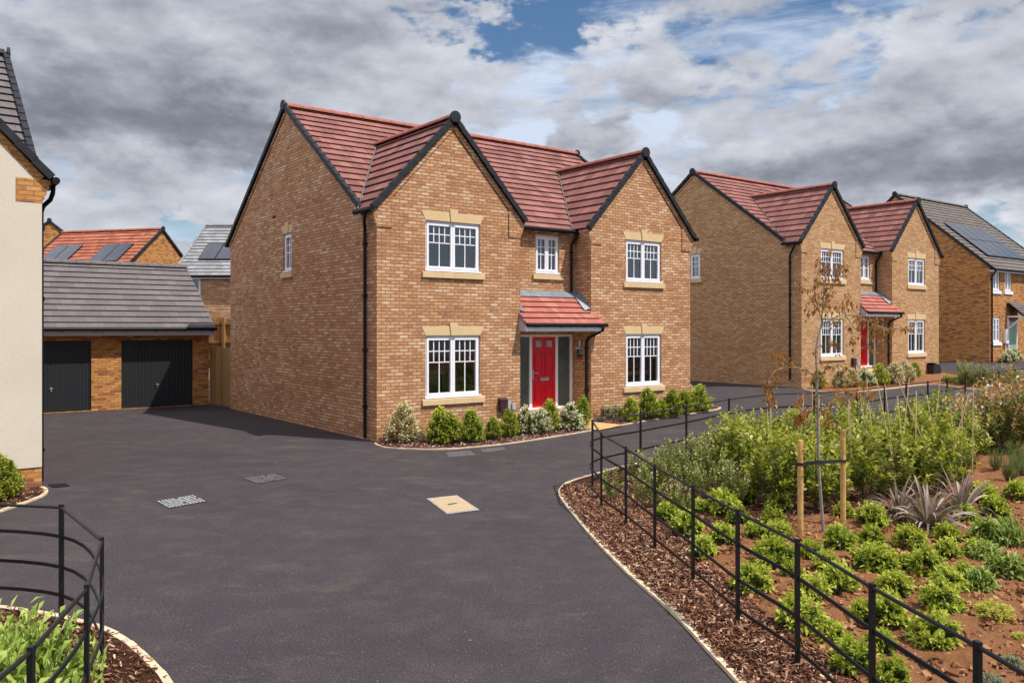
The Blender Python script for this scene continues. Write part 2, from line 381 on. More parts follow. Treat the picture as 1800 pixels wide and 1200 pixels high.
def window(parent, MM, W, Hh, cas=2, sill=True, lintel=True, top=.42, cols=4, rows=2, barw=.022, rec=.045, sillmat='stone', whitesill=True, curtain=()):
    """window in local x 0..W, z 0..Hh, wall face y=0; returns the frame"""
    f = MB(); f.M = MM; w = M['white']; o = .045
    f.box(0, W, rec, rec+.06, 0, o+.01, w); f.box(0, W, rec, rec+.06, Hh-o, Hh, w)
    f.box(0, o, rec, rec+.06, o+.01, Hh-o, w); f.box(W-o, W, rec, rec+.06, o+.01, Hh-o, w)
    if whitesill: f.box(-.02, W+.02, -.03, rec, -.004, .03, w)
    p = MB(); p.M = MM; g = MB(); g.M = MM
    cw = (W-2*o)/cas
    for c in range(cas):
        a = o+c*cw+.004; b = o+(c+1)*cw-.004; s = .055; z0 = o+.016; z1 = Hh-o-.006; y0 = rec-.014; y1 = rec+.05
        f.box(a, b, y0, y1, z0, z0+s, w); f.box(a, b, y0, y1, z1-s, z1, w); f.box(a, a+s, y0, y1, z0+s, z1-s, w); f.box(b-s, b, y0, y1, z0+s, z1-s, w)
        ga, gb, gz0, gz1 = a+s, b-s, z0+s, z1-s
        p.poly([(ga, rec+.028, gz0), (gb, rec+.028, gz0), (gb, rec+.028, gz1), (ga, rec+.028, gz1)], M['glass'])
        zt = gz1-(gz1-gz0)*top; y = rec+.012; yb = rec+.027
        half = cols//2
        for k in range(1, cols):
            x = ga+(gb-ga)*k/cols; full = (cols % 2 == 0 and k == half)
            g.box(x-barw/2, x+barw/2, y, yb, gz0 if full else zt, gz1, w)
        for r in range(rows):
            z = zt+(gz1-zt)*r/rows
            g.box(ga, gb, y+.003, yb, z-barw/2, z+barw/2, w)
    fr = f.build('window', parent)
    p.build('pane', fr); g.build('glazing_bar', fr)
    if curtain:
        for x0, x1 in curtain:
            m = MB(); m.M = MM; n = max(3, int((x1-x0)*W/.05)); y = rec+.20
            pts = [(W*(x0+(x1-x0)*k/n), y+(.022 if k % 2 else -.022)) for k in range(n+1)]
            for a, b in zip(pts, pts[1:]): m.poly([(a[0], a[1], .03), (b[0], b[1], .03), (b[0], b[1], Hh+.05), (a[0], a[1], Hh+.05)], M['curtain'])
            m.build('curtain', fr)
    if sill:
        m = MB(); m.M = MM; sm = M[sillmat]
        m.prism([(-.10, -.055, -.15), (-.10, -.055, -.03), (-.10, .04, -.004), (-.10, .04, -.15)], (W/2+.098, 0, 0), sm)
        m.prism([(W/2+.003, -.055, -.15), (W/2+.003, -.055, -.03), (W/2+.003, .04, -.004), (W/2+.003, .04, -.15)], (W/2+.097, 0, 0), sm)
        m.build('sill', fr)
    if lintel:
        m = MB(); m.M = MM; k = .105; sp = .11; sm = M['stone']; c = W/2; h = .215
        m.prism([(0, -.006, Hh+.004), (c-k*.75-.006, -.006, Hh+.004), (c-k*1.0-.006, -.006, Hh+h), (-sp, -.006, Hh+h)], (0, .05, 0), sm)
        m.prism([(c+k*.75+.006, -.006, Hh+.004), (W, -.006, Hh+.004), (W+sp, -.006, Hh+h), (c+k*1.0+.006, -.006, Hh+h)], (0, .05, 0), sm)
        m.prism([(c-k*.75, -.03, Hh+.002), (c+k*.75, -.03, Hh+.002), (c+k*1.12, -.03, Hh+h+.08), (c-k*1.12, -.03, Hh+h+.08)], (0, .08, 0), sm)
        m.build('lintel', fr)
    return fr
def pipe(parent, pts, r=.034, brackets=(), out=(0, -1, 0)):
    m = MB(); m.tube(pts, r, M['black'], 10)
    for b in brackets:
        b = Vector(b); m.tube([b+Vector((0, 0, -.035)), b+Vector((0, 0, .035))], r*1.35, M['black'], 10)
        m.box(b.x-.05, b.x+.05, b.y-.045, b.y+.045, b.z-.012, b.z+.012, M['black'])
    return m.build('downpipe', parent)

UANG = math.atan2(.604, .797)
def world(C, s, t, z=0): return Vector((C[0]+.797*s-.604*t, C[1]+.604*s+.797*t, z))

# ------------------------------------------------------------------ the twin-gabled house
def gabled_house(C, zo, label, group, wm, rm, ridgem, mirror=False, render=None, curt=()):
    root = empty('house', (C[0], C[1], zo), UANG, label=label, category='house')
    if group: root['group'] = group
    MI = Matrix.Scale(-1, 4, (1, 0, 0)) if mirror else Matrix.Identity(4)
    BM = M[wm]; FM = M[render] if render else BM
    bays = ((0.0, 3.95), (6.3, 10.2)); RZ = 7.28; SL = 1.06; HW0 = 2.11
    zb = -.5
    w = MB()
    hl = [[(1.24, 2.75, .88, 2.31), (1.24, 2.75, 3.78, 4.93)], [(7.58, 8.98, .88, 2.31), (7.58, 8.98, 3.74, 4.89)]]
    for (a, b), h in zip(bays, hl):
        w.M = MI
        if render:
            wall(w, a, b, zb, .54, BM); w.M = MI @ T(0, -.018); wall(w, a, b, .54, 5.12, FM, h); w.M = MI
            w.poly([(a, 0, .54), (b, 0, .54), (b, -.018, .54), (a, -.018, .54)], M['verge'])
            w.poly([(a, 0, .54), (a, -.018, .54), (a, -.018, 5.12), (a, 0, 5.12)], FM); w.poly([(b, 0, .54), (b, -.018, .54), (b, -.018, 5.12), (b, 0, 5.12)], FM)
            w.M = MI @ T(0, -.018)
        else: wall(w, a, b, zb, 5.12, BM, h)
        c = (a+b)/2
        w.poly([(a, 0, 5.12), (b, 0, 5.12), (c, 0, 5.12+(b-a)/2*SL)], FM)
    w.M = MI @ T(0, .65)
    wall(w, 3.95, 6.3, zb, 5.08, BM, [(4.95, 5.76, 3.90, 4.90), (4.30, 6.26, .36, 2.31)])
    w.M = MI
    w.poly([(3.95, 0, zb), (3.95, .65, zb), (3.95, .65, 5.1), (3.95, 0, 5.1)], BM); w.poly([(6.3, .65, zb), (6.3, 0, zb), (6.3, 0, 5.1), (6.3, .65, 5.1)], BM)
    LS = MI @ T(0, 0, 0, R(-90))             # left side, local x = -t
    w.M = LS; wall(w, -9.45, 0, zb, 5.1, BM, [(-5.25, -4.71, 3.96, 4.98)])
    w.poly([(-9.45, 0, 5.1), (-.65, 0, 5.1), (-5.05, 0, 8.29)], BM)
    w.M = MI @ T(10.2, 0, 0, R(90)); wall(w, 0, 9.45, zb, 5.1, BM); w.poly([(.65, 0, 5.1), (9.45, 0, 5.1), (5.05, 0, 8.29)], BM)
    w.M = MI; w.poly([(10.2, 9.45, zb), (0, 9.45, zb), (0, 9.45, 5.1), (10.2, 9.45, 5.1)], BM)
    w.build('wall', root)
    iw = MB(); iw.M = MI
    iw.box(.1, 10.1, 3.4, 3.5, .3, 5.0, M['plaster']); iw.box(.1, 10.1, .76, 3.4, 2.62, 2.72, M['plaster']); iw.box(.1, 10.1, .76, 3.4, .26, .3, M['plaster']); iw.box(.1, 10.1, .76, 3.4, 5.0, 5.04, M['plaster'])
    for x in (3.9, 6.26): iw.box(x, x+.08, .76, 3.4, .3, 2.62, M['plaster']); iw.box(x, x+.08, .76, 3.4, 2.72, 5.0, M['plaster'])
    iw.build('interior', root)
    # roof
    rf = MB(); rf.M = MI; tm = M[rm]
    m_ = .727; L = math.hypot(4.55, 4.55*m_); ze = 8.34-4.55*m_
    rf_p = [(0, 0), (10.33, 0), (10.33, L), (0, L)]
    roof_plane(rf, (-.065, .5, ze), (1, 0, 0), (0, 4.55, 4.55*m_), rf_p, tm)
    roof_plane(rf, (-.065, 9.6, ze), (1, 0, 0), (0, -4.55, 4.55*m_), rf_p, tm)
    vl = MB(); vl.M = MI
    for a, b in bays:
        c = (a+b)/2; hw = (b-a)/2+.135; rz = 5.12+(b-a)/2*SL+.11; ez = rz-hw*SL; Lb = math.hypot(hw, hw*SL)
        tb = .5+(ez-ze)/m_; tr = .5+(rz-ze)/m_
        pl = [(0, 0), (tb+.14, 0), (tr+.10, Lb), (0, Lb)]
        for sg in (-1, 1):
            roof_plane(rf, (c+sg*hw, -.075, ez), (0, 1, 0), (-sg*hw, 0, hw*SL), pl, tm)
            p0 = Vector((c+sg*hw, tb+.02, ez+.03)); p1 = Vector((c, tr+.02, rz+.04)); d = p1-p0
            vl.cut(); vl.obox(p0+Vector((sg*.035, -.0, -.02)), d, (-sg*.03, 0, 0), (0, -.012, .05), M['valley'])
    roof = rf.build('roof', root)
    vl.build('valley_lead', roof)
    rt = MB(); rt.M = MI; ridge_tiles(rt, (-.03, 5.05, 8.40), (10.23, 5.05, 8.40), M[ridgem])
    for a, b in bays:
        c = (a+b)/2; rz = 5.12+(b-a)/2*SL+.11; tr = .5+(rz-ze)/m_
        rt.cut(); ridge_tiles(rt, (c, -.04, rz+.06), (c, tr+.12, rz+.06), M[ridgem])
    rt.build('ridge_tile', roof)
    vg = MB(); vg.M = MI
    for x, o in ((-.065, -1), (10.265, 1)):
        vg.cut(); verge(vg, (x, .5, ze+.03), (x, 5.05, 8.37), (o, 0, 0), M['verge']); vg.cut(); verge(vg, (x, 9.62, ze+.02), (x, 5.05, 8.37), (o, 0, 0), M['verge'])
        vg.cut(); end_cap(vg, (x-.0*o, 5.05, 8.375), (o, 0, 0), M['verge'])
    for a, b in bays:
        c = (a+b)/2; hw = (b-a)/2+.135; rz = 5.12+(b-a)/2*SL+.11; ez = rz-hw*SL
        for sg in (-1, 1): vg.cut(); verge(vg, (c+sg*hw, -.075, ez+.02), (c, -.075, rz+.03), (0, -1, 0), M['verge'])
        vg.cut(); end_cap(vg, (c, -.085, rz+.025), (0, -1, 0), M['verge'])
    vg.build('verge', roof)
    # brick band under the verges and corbels
    bd = MB(); bd.M = MI
    for a, b in bays:
        c = (a+b)/2; top = 5.12+(b-a)/2*SL
        for sg in (-1, 1):
            d = Vector((-sg*((b-a)/2+.02), 0, ((b-a)/2+.02)*SL)); n = Vector((sg*SL, 0, 1)).normalized()
            o = Vector((c+sg*((b-a)/2+.02), -.03, 5.12-.02*SL))
            bd.cut(); bd.obox(o-n*.10, d-d.normalized()*.09, (0, .034, 0), n*.125, BM)
            bd.obox(o-n*.112+Vector((0, .022, 0)), d-d.normalized()*.1, (0, .006, 0), n*.012, M['gap'])  # near-black strip painted in as the shadow line under the band
    for x, o in ((0, -1), (10.2, 1)):
        for t0 in (.55, 9.55):
            d = Vector((0, 5.05-t0, (8.29-5.03))); n = Vector((0, -d.z, d.y)); n = n if n.z > 0 else -n; n.normalize()
            bd.cut(); bd.obox(Vector((x+o*.028, t0, 5.03))-n*.10, d*.985, (-o*.03, 0, 0), n*.125, BM)
    bd.build('gable_trim', root)
    for x, o in ((0, -1), (3.95, 1), (6.3, -1), (10.2, 1)):
        cb = MB(); cb.M = MI
        for k in range(5):
            z = 4.695+k*.075; e = .012+k*.028
            cb.prism([(x-o*.36, -.022, z), (x+o*e, -.022, z), (x+o*e, -.022, z+.0745), (x-o*.36, -.022, z+.0745)], (0, .36, 0), BM)
        if not render: cb.prism([(x-o*.36, -.022, 5.0695), (x+o*.125, -.022, 5.0695), (x-o*.36, -.022, 5.0695+.42)], (0, .1, 0), BM)
        cb.prism([(x-o*.375, -.006, 4.685), (x-o*.36, -.006, 4.685), (x-o*.36, -.006, 5.25), (x-o*.375, -.006, 5.25)], (0, .01, 0), M['gap'])
        cb.build('corbel', root)
    # windows
    for h in hl:
        for a, b, c, d in h: window(root, MI @ T(a, -.018 if render else 0, c), b-a, d-c, curtain=curt)
    window(root, MI @ T(4.95, .65, 3.90), .81, 1.0, lintel=False, cols=2, rows=2, top=.5)
    window(root, LS @ T(-5.25, 0, 3.96), .54, 1.02, cas=1, cols=2, rows=2, top=.5)
    # gutters
    g = MB(); g.M = MI; bk = M['black']
    for x0, x1 in ((3.95-.1, 6.3+.1),):
        g.tube([(x0, .455, ze+.0), (x1, .455, ze+.0)], .058, bk, 10)
        for x in (x0+.3, x0+1.0, x0+1.7, x1-.3): g.box(x-.03, x+.03, .49, .64, ze-.09, ze-.02, M['fascia'])
        g.box(x0, x1, .52, .64, ze-.02, ze+.0, M['white'])
    for x in (-.135-.05, 10.2+.135+.05): g.cut(); g.tube([(x, -.13, 5.055), (x, .70, 5.055)], .058, bk, 10)
    for x in (-.065-.1,): g.cut(); g.tube([(10.3, 9.66, ze-.01), (-.1, 9.66, ze-.01)], .058, bk, 10)
    g.build('gutter', root)
    def PM(*pts): return [tuple(MI @ Vector(p)) for p in pts]
    pipe(root, PM((-.185, .16, 5.0), (-.185, .2, 4.90), (-.16, .27, 4.80), (-.075, .40, 4.70), (-.055, .45, 4.6), (-.055, .45, .05)), .036, PM((-.055, .45, 4.35), (-.055, .45, 3.2), (-.055, .45, 2.0), (-.055, .45, .75)))
    pipe(root, PM((6.22, .45, 5.0), (6.20, .46, 4.90), (6.17, .53, 4.78), (6.14, .59, 4.70), (6.14, .59, 3.45)), .036, PM((6.14, .59, 4.5),))
    pipe(root, PM((6.44, -.33, 2.50), (6.44, -.31, 2.42), (6.33, -.1, 2.30), (6.25, .08, 2.2), (6.24, .12, 2.1), (6.24, .12, .1)), .036, PM((6.24, .12, 1.95), (6.24, .12, .85)))
    # porch canopy
    p = MB(); p.M = MI; B = (0, .75, .70); Lp = math.hypot(.75, .70)
    roof_plane(p, (3.93, -.30, 2.58), (1, 0, 0), B, [(-.03, 0), (2.58, 0), (2.58, .4104), (-.03, .4104)], M['porchtile'], g=.2052, lift=.035)
    roof_plane(p, (3.93, -.30, 2.58), (1, 0, 0), B, [(.03, .4104), (2.36, .4104), (2.36, Lp), (.03, Lp)], M['porchtile'], g=.2052, lift=.035)
    pr = p.build('porch_roof', root)
    q = MB(); q.M = MI; wf = M['fascia']
    q.box(3.92, 6.50, -.285, -.262, 2.40, 2.545, M['white'])
    q.prism([(3.915, -.26, 2.40), (3.915, 0, 2.40), (3.915, 0, 2.82), (3.915, -.26, 2.575)], (.03, 0, 0), wf)
    q.prism([(6.47, -.26, 2.40), (6.47, 0, 2.40), (6.47, 0, 2.82), (6.47, -.26, 2.575)], (.03, 0, 0), wf)
    q.box(3.953, 6.297, -.255, .64, 2.41, 2.43, M['white'])
    q.build('fascia', pr)
    q = MB(); q.M = MI
    q.prism([(3.957, .643, 3.45), (3.957, .63, 3.45), (3.957, .40, 3.29), (3.957, .42, 3.255), (3.957, .643, 3.38)], (2.34, 0, 0), M['lead'])
    q.cut()
    for k in range(5): q.box(6.27-.004*k, 6.294-.001*k, .02+.10*k, .125+.10*k, 2.86+.094*k, 3.08+.094*k, M['lead'])
    q.obox((6.10, 0.02, 2.93), (.19, 0, .06), (0, .42, .392), (0, -.01, .012), M['lead'])
    q.cut(); q.obox((3.957, -.02, 2.90), (.13, 0, -.03), (0, .22, .205), (0, -.01, .012), M['lead'])
    q.build('lead_flashing', pr)
    q = MB(); q.M = MI; q.tube([(3.90, -.345, 2.555), (6.56, -.345, 2.555)], .05, bk, 10)
    for x in (4.2, 5.0, 5.8, 6.35): q.box(x-.04, x+.04, -.40, -.28, 2.50, 2.53, bk)
    q.build('porch_gutter', pr)
    # door set
    d = MB(); d.M = MI @ T(4.30, .70, .36); wh = M['white']; Wd, Hd = 1.96, 1.95
    for x in (0, .50, 1.38, Wd-.06): d.box(x, x+.08 if 0 < x < 1.8 else x+.06, 0, .08, .05, Hd-.06, wh)
    d.box(0, Wd, -.01, .08, Hd-.06, Hd, wh); d.box(0, Wd, -.04, .08, 0, .05, wh)
    fr = d.build('door_frame', root)
    q = MB(); q.M = d.M
    for a, b in ((.06, .50), (1.46, Wd-.06)): q.cut(); q.poly([(a, .04, .05), (b, .04, .05), (b, .04, Hd-.06), (a, .04, Hd-.06)], M['frosted'])
    q.build('side_light', fr)
    q = MB(); q.M = d.M; rd = M['red']
    q.box(.582, 1.378, .02, .07, .052, Hd-.062, rd)
    for x0 in (.67, 1.02):
        for z0, z1 in ((.20, .62), (.85, 1.45), (.685, .72), (1.49, 1.52)):
            q.box(x0, x0+.27, .008, .02, z0, z0+.014, rd); q.box(x0, x0+.27, .008, .02, z1-.014, z1, rd)
            q.box(x0, x0+.014, .008, .02, z0+.014, z1-.014, rd); q.box(x0+.256, x0+.27, .008, .02, z0+.014, z1-.014, rd)
            if z1-z0 > .2: q.box(x0+.035, x0+.235, .010, .02, z0+.035, z1-.035, rd)
    dr = q.build('front_door', root)
    q = MB(); q.M = d.M
    for x0 in (.71, 1.07): q.cut(); q.box(x0, x0+.18, .006, .019, 1.62, 1.79, M['boxgrey'])
    q.build('pane', dr)
    q = MB(); q.M = d.M; ch = M['chrome']
    q.box(.86, 1.14, -.004, .0195, .745, .83, ch); q.box(.885, 1.115, -.006, -.0045, .80, .812, M['gap']); q.build('letter_plate', dr)
    q = MB(); q.M = d.M; q.box(.60, .63, .0, .0195, .80, 1.04, ch); q.box(.60, .74, -.05, -.03, .94, .96, ch); q.box(.605, .625, -.03, 0, .94, .96, ch); q.build('handle', dr)
    # step, meter box, lamp
    q = MB(); q.M = MI; q.box(4.35, 6.2, .05, .648, -.3, .27, M['stone']); q.box(4.45, 6.1, -.30, .05, -.3, .13, M['sanddirt']); q.build('doorstep', root)
    q = MB(); q.M = MI; q.box(3.28, 3.50, -.10, -.001, .50, .74, M['meter']); q.prism([(3.27, -.11, .74), (3.51, -.11, .74), (3.51, -.001, .79), (3.27, -.001, .79)], (0, 0, .012), M['meter']); q.build('meter_box', root)
    q = MB(); q.M = MI; q.box(3.53, 3.61, -.06, -.001, -.1, .74, M['boxgrey']); q.cut(); q.box(3.66, 3.77, -.07, -.001, .50, .64, M['boxgrey']); q.build('cable_box', root)
    q = MB(); q.M = MI; q.tube([(6.50, .58, 2.03), (6.50, .58, 2.2)], .03, ch, 10); q.build('lamp_cover', root) if False else None
    q = MB(); q.M = MI; q.box(6.285, 6.299, .33, .41, 1.98, 2.16, ch); q.tube([(6.235, .37, 1.99), (6.235, .37, 2.15)], .032, ch, 12); q.build('wall_lamp', root)
    q = MB(); q.M = LS
    q.box(-6.0, -5.78, -.004, .02, 5.48, 5.545, M['gap']); q.cut(); q.M = MI; q.box(2.55, 2.77, -.004, .02, .15, .215, M['boxgrey']); q.build('air_brick', root)
    return root

C1 = (-2.945, 18.24); C2 = (10.53, 30.5)
h1 = gabled_house(C1, 0.0, 'large buff brick house in the centre, two red tiled gables and a red front door', 'twin gabled brick houses', 'brick1', 'redtile', 'ridgered')
h2 = gabled_house(C2, .52, 'further buff brick house with two red tiled gables, standing behind the brown leaved sapling', 'twin gabled brick houses', 'brick2', 'redtile', 'ridgered', curt=((.02, .30), (.66, .98)))
h3 = gabled_house((-7.43, 13.25), -.24, 'cream rendered house with grey tiles cut off by the left edge', None, 'brick3', 'greytile', 'verge', mirror=True, render='cream')

# plot sign beside the first house's door
def text_obj(txt, size, MM, m):
    cu = D.curves.new('t', 'FONT'); cu.body = txt; cu.size = size; cu.align_x = 'CENTER'; cu.extrude = .001
    o = D.objects.new('t', cu); COL.objects.link(o); bpy.context.view_layer.update()
    me = D.meshes.new_from_object(o.evaluated_get(bpy.context.evaluated_depsgraph_get())); D.objects.remove(o); me.transform(MM)
    return me
sg = empty('plot_sign', world(C1, 6.27, .38, 1.66), UANG+R(-32), label='small black plot sign with red foot hung under the porch wall lamp', category='sign')
q = MB(); q.box(-.095, .095, -.012, 0, .05, .27, M['signblack']); q.box(-.095, .095, -.012, 0, -.02, .0497, M['signred']); q.box(-.105, .105, -.016, .004, .2702, .29, M['signwhite']); q.build('panel', sg)
for txt, size, z in (('Plot', .045, .21), ('176', .075, .125), ('SOLD', .04, .0)):
    if txt == 'SOLD': continue
    me = text_obj(txt, size, T(0, -.0145, z) @ Matrix.Rotation(R(90), 4, 'X'), None); me.materials.append(M['signwhite'])
    o = D.objects.new('lettering', me); COL.objects.link(o); o.parent = sg

# ------------------------------------------------------------------ plain gabled houses
def simple_house(C, rz, zo, W, Dp, eave, ridge, label, wm, rm, wins=(), front_holes=(), panels=(), name='house', overh=.12, vm='verge', x0=0.0):
    root = empty(name, (C[0], C[1], zo), rz, label=label, category='house')
    BM = M[wm]; w = MB()
    wall(w, x0, W, -.5, eave, BM, front_holes)
    w.poly([(W, Dp, -.5), (x0, Dp, -.5), (x0, Dp, eave), (W, Dp, eave)], BM)
    w.M = T(x0, 0, 0, R(-90)); wall(w, -Dp, 0, -.5, eave, BM); w.poly([(-Dp, 0, eave), (0, 0, eave), (-Dp/2, 0, ridge-.06)], BM)
    w.M = T(W, 0, 0, R(90)); wall(w, 0, Dp, -.5, eave, BM); w.poly([(0, 0, eave), (Dp, 0, eave), (Dp/2, 0, ridge-.06)], BM)
    if front_holes: w.M = T(); w.box(x0+.1, W-.1, 3.4, 3.5, .2, eave-.05, M['plaster']); w.box(x0+.1, W-.1, .2, 3.4, 2.9, 3.0, M['plaster'])
    w.build('wall', root)
    m_ = (ridge-eave)/(Dp/2); e0 = -.22; L = math.hypot(Dp/2-e0, (Dp/2-e0)*m_); ze = ridge-(Dp/2-e0)*m_
    rf = MB(); pl = [(x0-.06, 0), (W+.06, 0), (W+.06, L), (x0-.06, L)]
    roof_plane(rf, (0, e0, ze), (1, 0, 0), (0, 1, m_), pl, M[rm]); roof_plane(rf, (0, Dp-e0, ze), (1, 0, 0), (0, -1, m_), pl, M[rm])
    roof = rf.build('roof', root)
    rt = MB(); ridge_tiles(rt, (x0-.03, Dp/2, ridge+.06), (W+.03, Dp/2, ridge+.06), M[rm]); rt.build('ridge_tile', roof)
    vg = MB()
    for x, o in ((x0-.06, -1), (W+.06, 1)):
        vg.cut(); verge(vg, (x, e0, ze+.02), (x, Dp/2, ridge+.02), (o, 0, 0), M[vm]); vg.cut(); verge(vg, (x, Dp-e0, ze+.02), (x, Dp/2, ridge+.02), (o, 0, 0), M[vm])
        vg.cut()
        if vm == 'verge': end_cap(vg, (x, Dp/2, ridge+.05), (o, 0, 0), M[vm])
    vg.build('verge', roof)
    g = MB(); g.tube([(x0-.05, e0-.05, ze-.01), (W+.05, e0-.05, ze-.01)], .058, M['black'], 8); g.box(x0, W, e0+.02, -.002, ze-.12, ze-.05, M['white']); g.build('gutter', root)
    Bv = Vector((0, 1, m_)).normalized(); Nv = Vector((0, -m_, 1)).normalized()
    for (a0, a1, b0, b1, n, rows) in panels:
        for r_ in range(rows):
            for k in range(n):
                wv = (a1-a0)/n; hv = (b1-b0)/rows; q = MB(); o = Vector((a0+wv*k, e0, ze))+Bv*(b0+hv*r_)+Nv*.07
                q.obox(o+Vector((.012, 0, 0)), (wv-.024, 0, 0), Bv*(hv-.02), Nv*.035, M['solarf'])
                q.obox(o+Vector((.035, 0, 0))+Bv*.022+Nv*.0352, (wv-.07, 0, 0), Bv*(hv-.066), Nv*.003, M['solar']); q.build('solar_panel', root)
    return root
# third house on the right
C3 = (24.5, 43.0); z3 = .66
hw = [(.35, 1.15, 3.72, 4.72), (.38, 1.2, 1.05, 2.35), (1.75, 2.55, 3.72, 4.72), (4.6, 5.7, 3.72, 4.72), (4.6, 5.7, 1.05, 2.35)]
r3 = simple_house(C3, UANG, z3, 8.3, 10.0, 5.0, 9.25, 'orange brick house with brown-grey tiles, solar panels and a green door at the right edge', 'brick3', 'browntile', front_holes=hw, panels=[(1.2, 6.0, 1.15, 4.2, 5, 2)])
for a, b, c, d in hw: window(r3, T(a, 0, c), b-a, d-c, sillmat='white', lintel=False, cols=2, rows=2, top=.5, barw=.03, curtain=((.02, .3), (.7, .98)))
pipe(r3, [(.14, -.24, 4.75), (.14, -.2, 4.65), (.14, -.08, 4.5), (.14, -.055, 4.4), (.14, -.055, -.3)], .04)
q = MB(); q.box(1.55, 1.85, -.16, -.002, 1.0, 1.75, M['sensor']); q.tube([(1.7, -.06, -.1), (1.7, -.06, 1.0)], .03, M['sensor'], 8); q.build('meter_box', r3)
q = MB(); q.box(2.2, 3.1, -.03, -.002, .05, 2.15, M['green']); q.box(2.28, 2.62, -.042, -.03, 1.1, 2.0, M['green']); q.box(2.7, 3.02, -.042, -.03, 1.1, 2.0, M['green']); q.box(2.28, 2.62, -.042, -.03, .2, .85, M['green']); q.box(2.7, 3.02, -.042, -.03, .2, .85, M['green'])
q.box(2.12, 2.195, -.04, -.002, 0, 2.22, M['white']); q.box(3.105, 3.18, -.04, -.002, 0, 2.22, M['white']); dr = q.build('front_door', r3)
q = MB(); q.tube([(2.3, -.06, 1.0), (2.42, -.06, 1.0)], .015, M['chrome']); q.build('handle', dr)
q = MB(); roof_plane(q, (1.95, -.85, 2.45), (1, 0, 0), (0, .8, .72), [(0, 0), (1.5, 0), (1.5, 1.07), (0, 1.07)], M['greytile'], g=.2); q.box(2.0, 3.4, -.80, -.01, 2.36, 2.44, M['white'])
q.tube([(2.05, -.03, 1.75), (2.05, -.72, 2.36)], .045, M['white'], 6); q.box(2.02, 2.08, -.05, -.003, 1.7, 2.36, M['white']); q.build('porch_roof', r3)

# far houses behind the garage
e_ = (.965, -.263); g_ = (.263, .965)
A_ = Vector((-19.2, 46.0)); fr = A_-Vector(g_)*4.3-Vector(e_)*6.6
simple_house(fr, math.atan2(-.263, .965), 0, 6.6, 8.6, 4.45, 7.85, 'far house with an orange brick gable and red tiles carrying two pairs of solar panels', 'brick3', 'fartile', panels=[(.7, 2.5, 2.6, 4.3, 2, 1), (4.0, 5.8, 2.6, 4.3, 2, 1)])
rg = simple_house((-15.95, 39.6), R(-1), 0, 9.5, 8.0, 5.05, 7.75, 'far brick house with pale grey tiles and solar panels seen between garage and main house', 'brick1', 'palegreytile', vm='palegreytile', front_holes=[(.35, 1.25, 3.98, 4.88)], panels=[(.75, 2.4, 1.45, 3.1, 2, 1)])
window(rg, T(.35, 0, 3.98), .9, .9, lintel=False, sill=False, cols=1, rows=1, top=.0)
simple_house((-35.6, 57.5), R(-62), 0, 7, 7.0, 6.3, 9.2, 'sliver of a far orange brick gable beside the cream house', 'brick3', 'greytile')

# ------------------------------------------------------------------ garage
CG = (-9.8, 27.1)
gar = empty('garage', (CG[0], CG[1], 0), UANG, label='double brick garage with two black doors and a grey tiled roof', category='garage')
w = MB(); GW = 5.95; GD = 5.6
holes = [(-2.62, -.50, .02, 2.10), (-5.55, -3.45, .02, 2.10)]
wall(w, -GW, 0, -.4, 2.42, M['brick3'], holes, rev=.12)
w.M = T(0, 0, 0, R(90)); wall(w, 0, GD, -.4, 2.42, M['brick3']); w.poly([(0, 0, 2.42), (GD, 0, 2.42), (GD/2, 0, 4.5)], M['brick3'])
w.M = T(-GW, 0, 0, R(-90)); wall(w, -GD, 0, -.4, 2.42, M['brick3']); w.poly([(-GD, 0, 2.42), (0, 0, 2.42), (-GD/2, 0, 4.5)], M['brick3'])
w.M = T(); w.poly([(0, GD, -.4), (-GW, GD, -.4), (-GW, GD, 2.42), (0, GD, 2.42)], M['brick3']); w.build('wall', gar)
rf = MB(); GO = .40; m_ = (4.58-2.45)/(GD/2+GO); L = math.hypot(GD/2+GO, 4.58-2.45); pl = [(-GW-.08, 0), (.1, 0), (.1, L), (-GW-.08, L)]
roof_plane(rf, (0, -GO, 2.45), (1, 0, 0), (0, 1, m_), pl, M['greytile']); roof_plane(rf, (0, GD+GO, 2.45), (1, 0, 0), (0, -1, m_), pl, M['greytile']); roof = rf.build('roof', gar)
rt = MB(); ridge_tiles(rt, (-GW-.08, GD/2, 4.63), (.1, GD/2, 4.63), M['greytile']); rt.build('ridge_tile', roof)
q = MB(); q.box(-GW-.05, .06, -.365, -.34, 2.25, 2.435, M['fascia']); q.box(-GW, .05, -.339, -.002, 2.255, 2.27, M['fascia']); q.build('fascia', roof)
q = MB(); q.tube([(-GW-.05, -.415, 2.45), (.12, -.415, 2.45)], .055, M['black'], 8)
for k in range(8): q.box(-GW+k*.85-.03, -GW+k*.85+.03, -.45, -.365, 2.38, 2.405, M['black'])
q.build('gutter', gar)
for a, b, c, d in holes:
    q = MB(); q.box(a, a+.05, .06, .115, c, d-.05, M['garagedoor']); q.box(b-.05, b, .06, .115, c, d-.05, M['garagedoor']); q.box(a, b, .06, .115, d-.05, d, M['garagedoor'])
    n = 22; ww = (b-a-.1)/n
    for k in range(n): q.box(a+.052+ww*k, a+.052+ww*(k+1)-.008, .076, .09, c+.02, d-.052, M['garagedoor'])
    q.box(a+.052, b-.052, .085, .11, c+.02, d-.0525, M['garagedoor'])
    dr = q.build('garage_door', gar)
    q = MB(); x = (a+b)/2; q.box(x-.022, x+.022, .06, .0695, .62, .75, M['chrome']); q.box(x-.05, x+.05, .03, .06, .70, .72, M['chrome']); q.build('handle', dr)

